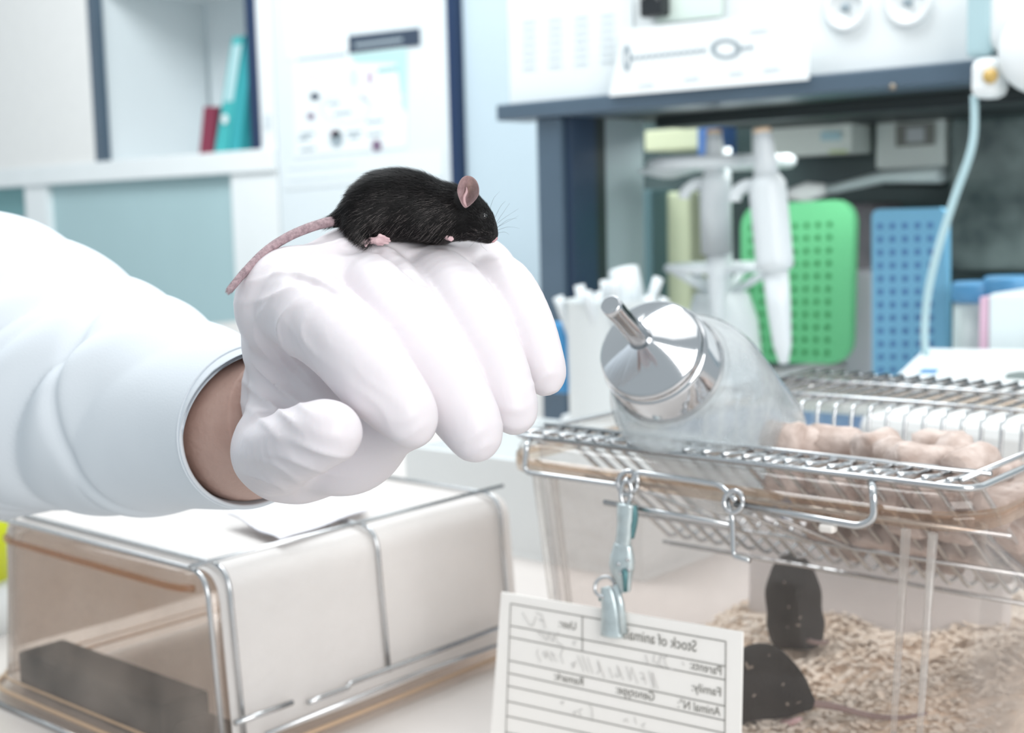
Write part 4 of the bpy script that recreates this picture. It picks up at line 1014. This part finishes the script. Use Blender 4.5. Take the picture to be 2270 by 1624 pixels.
# glove cuff cut: everything beyond the cuff plane goes
cufc = P(585, 935, 0.400); cufn = P(380, 950, 0.455)-P(620, 945, 0.405); cufn /= np.linalg.norm(cufn)
# folds of the glove laid on the surface found under measured lines
def fold(px, r, k=0.0022, sink=0.35):
    pts = []
    for x, y in px:
        s_ = hf.hit(x, y)
        if s_ is not None: pts.append(P(x, y, s_+r*sink))
    for a, b in zip(pts[:-1], pts[1:]): hf.cone(a, b, r, r, k)
def groove(px, r, k=0.0016, up=0.35):
    pts = []
    for x, y in px:
        s_ = hf.hit(x, y)
        if s_ is not None: pts.append(P(x, y, s_-r*up))
    for a, b in zip(pts[:-1], pts[1:]): hf.carve(a, b, r, r, k)
groove([(655, 612), (690, 620), (730, 640), (764, 662), (780, 684)], 0.0016)
groove([(700, 562), (770, 548), (830, 548), (872, 568), (905, 596), (930, 622)], 0.0015)
fold([(612, 605), (660, 606), (705, 620), (748, 644)], 0.0007, 0.0016)
fold([(670, 552), (760, 536), (830, 538), (872, 558)], 0.0007, 0.0016)
fold([(905, 560), (960, 548), (1010, 552)], 0.0007, 0.0016)
hf.D = np.maximum(hf.D, ((hf.X-cufc[0])*cufn[0]+(hf.Y-cufc[1])*cufn[1]+(hf.Z-cufc[2])*cufn[2]).astype(np.float32))
GLOVE = mat('white_latex', (222, 216, 220), 0.42, bump=0.00025, bscale=170, spec=0.35, stretch=(1, 1, 0.45), sss=0.12)
V, Q = hf.polygonise(); V = hf.relax(V, Q, 2, 0.5)
# fine wrinkles of the thin glove, in bundles as the latex is pulled
def pxof(p):
    d = p-CAM; s_ = d@FW; return np.stack([1135+FPX*(d@RT)/s_, 812-FPX*(d@UP)/s_], -1)
Ng = vnormals(V, Q)
if np.mean(np.einsum('ij,ij->i', Ng, V-V.mean(0))) < 0: Q = Q[:, ::-1].copy(); Ng = -Ng
uv_ = pxof(V); x_, y_ = uv_[:, 0], uv_[:, 1]
front = np.clip((Ng@(-FW))*2+0.6, 0, 1)
def gauss(cx, cy, sx, sy, rot=0.0):
    dx, dy = x_-cx, y_-cy; c_, s_ = cos(rot), sin(rot); u_ = (dx*c_+dy*s_)/sx; v_ = (-dx*s_+dy*c_)/sy; return np.exp(-(u_*u_+v_*v_))
def rid(ph): return 1-2*np.abs(np.sin(ph))**0.7
disp = np.zeros(len(V))
r1 = np.hypot(x_-790, y_-735); disp += 0.0008*gauss(625, 770, 62, 95, -0.35)*rid(r1/17.0+0.9*np.sin(y_/31.0))
disp += 0.0010*gauss(610, 850, 60, 90, 0.0)*rid((x_*0.72-y_*0.69)/15.0+0.7*np.sin(y_/40.0))
disp += 0.0006*gauss(690, 1010, 90, 45, 0.1)*rid((y_-0.16*x_)/14.0+0.8*np.sin(x_/43.0))
disp += 0.0005*gauss(600, 1060, 50, 45, 0.4)*rid((y_-0.5*x_)/13.0+0.6*np.sin(x_/30.0))
for (cx, cy) in ((915, 955), (1062, 985), (1145, 925), (1210, 845)): disp += 0.00035*gauss(cx, cy, 36, 30)*rid((y_+0.25*x_)/13.0+0.9*np.sin(x_/21.0))
disp += 0.0004*gauss(600, 640, 75, 38, -0.3)*rid((y_+0.25*x_)/15.0+0.6*np.sin(x_/33.0))
disp += 0.00020*gauss(830, 880, 30, 80, -0.7)*rid((x_*0.7-y_*0.6)/12.0+np.sin(y_/25.0))
V = V+Ng*(disp*front)[:, None]
mesh('glove', V, Q, GLOVE, person, True)

# forearm and wrist skin
SKIN = mat('skin', (192, 160, 148), 0.5, rgb2=(178, 144, 132), nscale=60, bump=0.0003, bscale=500, sss=0.1)
st = [(620, 935, 0.412, 0.020), (560, 944, 0.420, 0.0230), (500, 948, 0.434, 0.0246), (430, 942, 0.450, 0.0262), (300, 930, 0.480, 0.027), (120, 900, 0.52, 0.032), (-300, 850, 0.60, 0.042)]
sp = spline([np.append(P(a, b, c), d) for a, b, c, d in st], 6)
V, Fc = tubef(sp[:, :3], sp[:, 3], 32); mesh('arm', V, Fc, SKIN, person, True)

# sleeve: lofted tube with folds
stn = [(566, 948, 0.4165, 0.0258), (552, 944, 0.4195, 0.0263), (480, 932, 0.436, 0.0296), (400, 912, 0.452, 0.0335), (330, 900, 0.466, 0.0378), (250, 886, 0.482, 0.0425), (170, 866, 0.498, 0.0470), (90, 838, 0.514, 0.0540), (0, 818, 0.53, 0.0590), (-120, 806, 0.556, 0.065), (-300, 800, 0.60, 0.07), (-650, 800, 0.69, 0.08)]
sp = spline([np.append(P(a, b, c), d) for a, b, c, d in stn], 14)
pts, rad = sp[:, :3], sp[:, 3]
T, N, B = frames(pts)
# put the ring frame on the picture's up direction so folds can be placed
nS = 160; ang = np.arange(nS)*2*pi/nS
U0 = np.array([UP-(UP@t)*t for t in T]); U0 /= np.linalg.norm(U0, axis=1)[:, None]; B0 = np.cross(T, U0)   # B0 roughly towards / away from the camera
L = np.concatenate([[0], np.cumsum(np.linalg.norm(np.diff(pts, axis=0), axis=1))]); 
pxL = pxof(pts)[:, 0]
def foldamp(l, a):
    """long soft folds that spiral round the sleeve, stronger towards the elbow"""
    g = np.clip((l-0.012)/0.06, 0, 1)
    d = 0.0012*np.sin(l*105+np.sin(a*1.0)*2.2+a*0.6+0.5)*(0.5+0.5*np.sin(a*2+l*40+1.0))
    d += 0.0014*np.sin(l*61+3.0*np.cos(a+0.4)+0.6)
    d += 0.0011*np.sin(l*170+4.2*np.sin(a+1.0))*np.clip((l-0.05)/0.05, 0, 1)
    r_ = np.abs(np.sin(l*48+2.6*np.sin(a*0.5+0.8)+1.2*np.cos(a)))
    d -= 0.0035*np.exp(-(r_/0.16)**2)*np.clip((l-0.04)/0.04, 0, 1)
    xa = np.interp(l, L, pxL)
    for xc, A in ((505, 0.0012), (398, 0.0034), (300, 0.0022), (256, 0.0030), (176, 0.0040), (60, 0.0030), (30, 0.0026)):
        dx = xa-(xc-95*(1-np.cos(a-0.25)))
        d -= A*np.exp(-np.abs(dx)/20.0)-A*0.45*np.exp(-((dx-36)/30.0)**2)
    return d*g
Vs = []
for i in range(len(pts)):
    for j, a in enumerate(ang):
        r_ = rad[i]+foldamp(L[i], a)
        Vs.append(pts[i]+r_*(cos(a)*U0[i]+sin(a)*B0[i]))
Vs = np.array(Vs)
# inner wall near the cuff for thickness
inn = []
for i in range(0, 30):
    for j, a in enumerate(ang): inn.append(pts[i]+(rad[i]+foldamp(L[i], a)-0.0012)*(cos(a)*U0[i]+sin(a)*B0[i]))
n0 = len(Vs); m_ = len(pts)
Fc = [(i*nS+j, (i+1)*nS+j, (i+1)*nS+(j+1) % nS, i*nS+(j+1) % nS) for i in range(m_-1) for j in range(nS)]
Fc += [(n0+i*nS+j, n0+i*nS+(j+1) % nS, n0+(i+1)*nS+(j+1) % nS, n0+(i+1)*nS+j) for i in range(29) for j in range(nS)]
Fc += [(j, (j+1) % nS, n0+(j+1) % nS, n0+j) for j in range(nS)]
COAT = mat('white_cotton', (221, 227, 233), 0.9, noise=0.02, nscale=20, bump=0.00006, bscale=1500)
mesh('lab_coat_sleeve', np.vstack([Vs, inn]), Fc, COAT, person, True)
# hem stitching ring at the cuff
hem = [pts[8]+(rad[8]+0.0002)*(cos(a)*U0[8]+sin(a)*B0[8]) for a in np.linspace(0, 2*pi, 60)]
tube('hem_seam', hem, 0.00035, COAT, person, n=5)

# pale sheet on the filter cage under the hand
gx = np.linspace(0, 1, 24); gy = np.linspace(0, 1, 20)
c4 = [PZ(500, 1125, ZT+0.012), PZ(800, 1078, ZT+0.012), PZ(812, 1130, ZT+0.006), PZ(622, 1196, ZT+0.006)]
V = []
for u_ in gx:
    for v_ in gy:
        p = (c4[0]*(1-u_)+c4[1]*u_)*(1-v_)+(c4[3]*(1-u_)+c4[2]*u_)*v_
        V.append((p[0], p[1], ZT+0.0062+0.0035*(1-v_)+0.0016*sin(u_*9+v_*4)*sin(v_*5+1)))
V = V+[(x, y, z-0.0008) for x, y, z in V]
Fc = [(i*20+j, (i+1)*20+j, (i+1)*20+j+1, i*20+j+1) for i in range(23) for j in range(19)]
Fc += [(480+a, 480+d, 480+c, 480+b) for a, b, c, d in Fc]
mesh('tissue', V, Fc, mat('soft_tissue', (234, 233, 238), 0.95, noise=0.02, nscale=90), None, True, label='pale tissue lying on the filter sheet under the glove', cat='tissue')

# ================================================================== the black mouse on the hand
SM = 0.366
def Mo(x, y, dz=0.0): return P(x, y, SM+dz)
kpx = SM/FPX
body = [(820, 461, 55, 0), (848, 451, 64, 0), (890, 448, 66, 0), (925, 454, 62, 0), (962, 467, 57, 0), (1000, 469, 53, 0), (1030, 475, 46, 0), (1052, 487, 35, 0), (1068, 499, 25, 0), (1081, 512, 14, 0), (1091, 523, 7, 0)]
pts_ = [Mo(a, b) for a, b, c, d in body]
mf = Field(np.min(pts_, 0)-0.014, np.max(pts_, 0)+0.014, 0.00036)
for (a, b) in zip(body[:-1], body[1:]): mf.cone(Mo(a[0], a[1]), Mo(b[0], b[1]), a[2]*kpx, b[2]*kpx, 0.003)
# belly, haunches, rump, cheeks, brow
mf.cone(Mo(832, 482), Mo(960, 482), 41*kpx, 40*kpx, 0.004)
for sgn in (-1, 1):
    mf.cone(Mo(818, 480, sgn*0.0030), Mo(850, 485, sgn*0.0038), 40*kpx, 32*kpx, 0.003)
    mf.cone(Mo(800, 512, sgn*0.0050), Mo(790, 500, sgn*0.0045), 17*kpx, 22*kpx, 0.002)
    mf.cone(Mo(800, 516, sgn*0.0055), Mo(818, 534, sgn*0.0062), 13*kpx, 9*kpx, 0.002)
    mf.cone(Mo(955, 495, sgn*0.0040), Mo(985, 516, sgn*0.0040), 28*kpx, 14*kpx, 0.003)
    mf.cone(Mo(1058, 508, sgn*0.0022), Mo(1078, 520, sgn*0.0012), 15*kpx, 10*kpx, 0.002)
mf.cone(Mo(772, 478), Mo(738, 488), 24*kpx, 11*kpx, 0.003)
mf.cone(Mo(1020, 498), Mo(1080, 520), 24*kpx, 8*kpx, 0.003)
V, Q = mf.polygonise(); V = mf.relax(V, Q, 2, 0.5); Nn = vnormals(V, Q)
# orient outward
if np.mean(np.einsum('ij,ij->i', Nn, V-V.mean(0))) < 0: Q = Q[:, ::-1].copy(); Nn = -Nn
mouse = empty('mouse', Mo(900, 526), 'small black mouse with pink ear and tail sitting on the gloved hand', 'mouse')
MSKIN = mat('mouse_undercoat', (13, 11, 12), 0.8, rgb2=(8, 7, 8), nscale=500)
mesh('body', V, Q, MSKIN, mouse, True)

# fur
FUR = mat('mouse_fur', (20, 17, 18), 0.5, rgb2=(9, 8, 9), nscale=260, spec=0.22)
FURL = mat('mouse_guard_hair', (122, 115, 113), 0.45, spec=0.3)
cent = V[Q].mean(1); fN = np.cross(V[Q[:, 2]]-V[Q[:, 0]], V[Q[:, 3]]-V[Q[:, 1]]); area_ = np.linalg.norm(fN, axis=1); fN /= area_[:, None]+1e-15
def fur(n, length, width, m, name, keep, lift, seed, drop=0.25):
    rg = np.random.default_rng(seed)
    ix = rg.choice(len(Q), n, p=area_/area_.sum())
    w = rg.dirichlet([1, 1, 1, 1], n)
    p = np.einsum('ni,nij->nj', w, V[Q[ix]]); nn = fN[ix]
    uvp = pxof(p); ok = keep(uvp, nn, p); p, nn, uvp = p[ok], nn[ok], uvp[ok]; n = len(p)
    # coat lies towards the tail and down the flanks
    dr = np.interp(uvp[:, 1], [390, 440, 480, 525], [0.0, drop*0.6, drop*2.2, drop*4.0])
    back = -RT[None]*1.0 - UP[None]*dr[:, None]
    back = back+rg.normal(0, 0.16, (n, 3))
    snout = (uvp[:, 0] > 1040)
    back[snout] = (-RT+0.75*UP)[None]+rg.normal(0, 0.15, (snout.sum(), 3))
    t = back-np.einsum('ij,ij->i', back, nn)[:, None]*nn; t /= np.linalg.norm(t, axis=1)[:, None]+1e-9
    Lh = length*rg.uniform(0.6, 1.2, n)*np.interp(uvp[:, 0], [740, 800, 980, 1040, 1075, 1100], [1.15, 1.05, 0.95, 0.6, 0.38, 0.22])
    lf = lift*rg.uniform(0.5, 1.5, n)
    side = np.cross(t, nn)*(width*rg.uniform(0.7, 1.2, n))[:, None]
    p0 = p-nn*0.0001; p1 = p+t*(Lh*0.5)[:, None]+nn*(Lh*lf*0.62)[:, None]; p2 = p+t*Lh[:, None]+nn*(Lh*lf*0.85)[:, None]
    VV = np.stack([p0-side, p0+side, p1-side*0.75, p1+side*0.75, p2], 1).reshape(-1, 3)
    k = np.arange(n)[:, None]*5
    F4 = (k+np.array([[0, 1, 3, 2]])).tolist(); F3 = (k+np.array([[2, 3, 4]])).tolist()
    return mesh(name, VV, F4+F3, m, mouse, False, kind='stuff')
noear = lambda uvp, nn, p: ~((((uvp[:, 0]-1030)/20)**2+((uvp[:, 1]-440)/22)**2 < 1) & (nn@(-FW) > 0)) & ~((((uvp[:, 0]-1073)/7)**2+((uvp[:, 1]-480)/7)**2 < 1) & (nn@(-FW) > 0)) & (uvp[:, 0] < 1097)
fur(42000, 0.0030, 0.000050, FUR, 'fur_coat', noear, 0.30, 5)
fur(9000, 0.0036, 0.000025, FURL, 'guard_hair', lambda u, n_, p: noear(u, n_, p) & ((u[:, 0] < 1015) | (u[:, 1] > 512)) & (u[:, 1] > 462+20*np.sin(u[:, 0]*0.05)+30*np.random.default_rng(9).normal(size=len(u))), 0.22, 6, 0.35)

# ears
EAR = mat('mouse_ear', (150, 122, 126), 0.5, rgb2=(122, 96, 102), nscale=500, bump=0.00015, bscale=1400, sss=0.15)
def ear(c, nrm, up, ra, rb, side):
    nrm = nrm/np.linalg.norm(nrm); up = up-(up@nrm)*nrm; up /= np.linalg.norm(up); rt = np.cross(up, nrm)
    R_, A_n = 12, 40; V = []
    def srf(u_, a, back):
        x = ra*u_*cos(a); y = rb*u_*sin(a)
        taper = 1-0.42*max(0, -sin(a))**1.5*u_                    # narrower towards the base
        x *= taper
        z = 0.0022*(u_**2)*(0.35+0.65*abs(cos(a)))            # rim rises towards the viewer: a cup
        curl = np.clip((u_-0.72)/0.28, 0, 1)
        x -= 0.0005*curl*cos(a); z += 0.0003*curl
        if cos(a) < 0: z += 0.0011*u_*(-cos(a))**2            # folded hind edge
        xn, yn = x/ra, y/rb; q_ = 1-u_**4
        z += (0.0012*math.exp(-((xn+0.40)/0.38)**2)-0.0026*math.exp(-((xn-0.30)/0.32)**2-((yn+0.1)/0.7)**2)-0.0016*math.exp(-((xn-0.05)/0.22)**2-((yn+0.5)/0.3)**2))*q_
        rdg = math.exp(-((x+0.0002)/0.00055)**2)*np.clip(-y/rb+0.25, 0, 1)*u_; z += 0.0009*rdg
        if back: z -= 0.00028
        return c+rt*x+up*y+nrm*z
    for back in (0, 1):
        for i in range(R_+1):
            for j in range(A_n): V.append(srf(max(i/R_, 0.002), j*2*pi/A_n, back))
    n1 = (R_+1)*A_n; Fc = []
    for i in range(R_):
        for j in range(A_n):
            k = (j+1) % A_n
            Fc.append((i*A_n+j, (i+1)*A_n+j, (i+1)*A_n+k, i*A_n+k)); Fc.append((n1+i*A_n+j, n1+i*A_n+k, n1+(i+1)*A_n+k, n1+(i+1)*A_n+j))
    for j in range(A_n):
        k = (j+1) % A_n; Fc.append((R_*A_n+j, n1+R_*A_n+j, n1+R_*A_n+k, R_*A_n+k))
    eo = mesh('ear', V, Fc, EAR, mouse, True)
    fp = [c+rt*(x*ra)+up*(y*rb)+nrm*z for x, y, z in ((-0.05, 0.30, 0.0006), (-0.02, 0.0, 0.0010), (-0.16, -0.35, 0.0012), (-0.10, -0.68, 0.0012), (0.10, -0.92, 0.0010))]
    fp = spline(fp, 6); V3, F3 = tubef(fp, np.interp(np.linspace(0, 1, len(fp)), [0, 0.25, 0.8, 1], [0.0001, 0.00042, 0.00055, 0.0003]), 10)
    mesh('ear_fold', V3, F3, mat('ear_fold_pink', (190, 156, 158), 0.5, sss=0.1), eo, True)
    return eo
for sgn in (-1, 1):
    s_ = mf.hit(1030, 452, 0.34, 0.39, 0.0003) if sgn < 0 else None
    dz = (s_-SM-0.0006) if s_ else 0.0048
    ear(Mo(1033, 426, dz-0.0022) if sgn < 0 else Mo(1030, 436, 0.0046), -FW*0.93+RT*0.22-UP*0.05 if sgn < 0 else FW*0.9+RT*0.3, UP*1.0+RT*0.12, 29*kpx, 35*kpx, sgn)
# eyes, nose, whiskers
for sgn in (-1, 1):
    s_ = mf.hit(1073, 480, 0.34, 0.39, 0.0002)
    dz = (s_-SM) if s_ else -0.003
    e = Mo(1073, 480, dz+0.0006 if sgn < 0 else -dz)
    rr = 8.0*kpx
    V2, F2 = lathef([(rr*cos(t), rr*sin(t)*1.0+1e-6) for t in np.linspace(0.01, pi-0.01, 14)], e, -FW*sgn*-1 if sgn > 0 else -FW, 20); mesh('eye', V2, F2, EYEM, mouse, True)
PNOSE = mat('pink_nose', (190, 148, 152), 0.4)
nf = Field(Mo(1095, 531)-np.array([0.003]*3), Mo(1095, 531)+np.array([0.003]*3), 0.00012)
nf.cone(Mo(1093, 533, -0.0006), Mo(1099, 528, -0.0005), 5*kpx, 4.6*kpx, 0.0006); nf.cone(Mo(1093, 533, 0.0006), Mo(1099, 528, 0.0005), 5*kpx, 4.6*kpx, 0.0006)
V2, Q2 = nf.polygonise(); mesh('nose', V2, Q2, PNOSE, mouse, True)
WHK = mat('whisker', (70, 76, 84), 0.4)
for (x0, y0, xm, ym, x1, y1, dz) in ((1090, 506, 1115, 485, 1150, 462, -0.003), (1090, 510, 1120, 494, 1150, 478, -0.004), (1093, 514, 1125, 503, 1152, 506, -0.003), (1094, 518, 1118, 514, 1128, 520, -0.002), (1088, 502, 1108, 460, 1120, 446, -0.002),
                                (1084, 470, 1094, 440, 1108, 424, 0.001), (1078, 516, 1066, 540, 1080, 556, -0.004), (1093, 512, 1124, 488, 1146, 484, 0.004), (1092, 506, 1116, 470, 1130, 450, 0.004), (1086, 512, 1060, 530, 1040, 548, -0.005)):
    w_ = spline([Mo(x0, y0, -0.001 if dz < 0 else 0.001), Mo(xm, ym, dz*0.7), Mo(x1, y1, dz)], 6)
    tube('whisker', w_, np.linspace(0.00004, 0.000012, len(w_)), WHK, mouse, n=5)
# tail
tl = spline([Mo(752, 486, 0.0), Mo(732, 491, -0.001), (Mo(690, 503, -0.003)), Mo(640, 524, -0.006), Mo(590, 556, -0.010), Mo(545, 600, -0.014), Mo(516, 634, -0.016), Mo(505, 648, -0.0165)], 10)
V2, F2 = tubef(tl, np.interp(np.linspace(0, 1, len(tl)), [0, 0.1, 0.5, 0.93, 1], [13*kpx, 11.5*kpx, 10*kpx, 7.5*kpx, 3*kpx]), 18)
TAILM = mat('mouse_tail', (178, 152, 157), 0.6, rgb2=(138, 116, 122), nscale=900, bump=0.0002, bscale=2200)
tob = mesh('tail', V2, F2, TAILM, mouse, True)
# fine tail hair
rg = np.random.default_rng(3); VV = []; FF = []
Tt, Nt, Bt = frames(tl)
for i in range(2600):
    u_ = rg.uniform(0.02, 0.998)*(len(tl)-1); j = int(u_); f_ = u_-j; a = rg.uniform(0, 2*pi)
    c = tl[j]*(1-f_)+tl[j+1]*f_; rr = np.interp(u_/(len(tl)-1), [0, 0.1, 0.5, 0.93, 1], [13, 11.5, 10, 7.5, 3])*kpx
    nn = cos(a)*Nt[j]+sin(a)*Bt[j]; p = c+nn*rr*0.98; tip = p+Tt[j]*0.0008+nn*0.00022; sd = np.cross(Tt[j], nn)*0.000022
    k = len(VV); VV += [p-sd, p+sd, tip]; FF.append((k, k+1, k+2))
mesh('tail_hair', VV, FF, mat('tail_hair', (176, 158, 162), 0.5), tob, kind='stuff')
# feet: hind foot with toes, fore paw
ff = Field(Mo(838, 532, -0.0075)-np.array([0.0075]*3), Mo(838, 532, -0.0075)+np.array([0.0075]*3), 0.00016)
ff.cone(Mo(806, 534, -0.0062), Mo(836, 533, -0.0072), 8*kpx, 7.5*kpx, 0.0006)
for (x, y, d) in ((862, 529, -0.0078), (864, 534, -0.0074), (860, 539, -0.0070), (852, 524, -0.0082), (848, 542, -0.0066)):
    ff.cone(Mo(836, 533, -0.0072), Mo(x-10, y-2, d), 5.5*kpx, 4.0*kpx, 0.0005); ff.cone(Mo(x-10, y-2, d), Mo(x, y, d), 3.8*kpx, 2.6*kpx, 0.0003)
ff.cone(Mo(812, 534, -0.0066), Mo(811, 544, -0.0072), 4.2*kpx, 3.4*kpx, 0.0004)
V2, Q2 = ff.polygonise(); V2 = ff.relax(V2, Q2, 1); mesh('hind_foot', V2, Q2, PINK, mouse, True)
ff = Field(Mo(990, 524, -0.005)-np.array([0.006]*3), Mo(990, 524, -0.005)+np.array([0.006]*3), 0.00018)
ff.cone(Mo(978, 522, -0.0046), Mo(992, 526, -0.0052), 6*kpx, 5.5*kpx, 0.0006)
for (x, y) in ((1002, 526), (1004, 530), (1000, 533)): ff.cone(Mo(992, 527, -0.0052), Mo(x, y, -0.0056), 3.8*kpx, 2.4*kpx, 0.0004)
V2, Q2 = ff.polygonise(); mesh('fore_paw', V2, Q2, PINK, mouse, True)
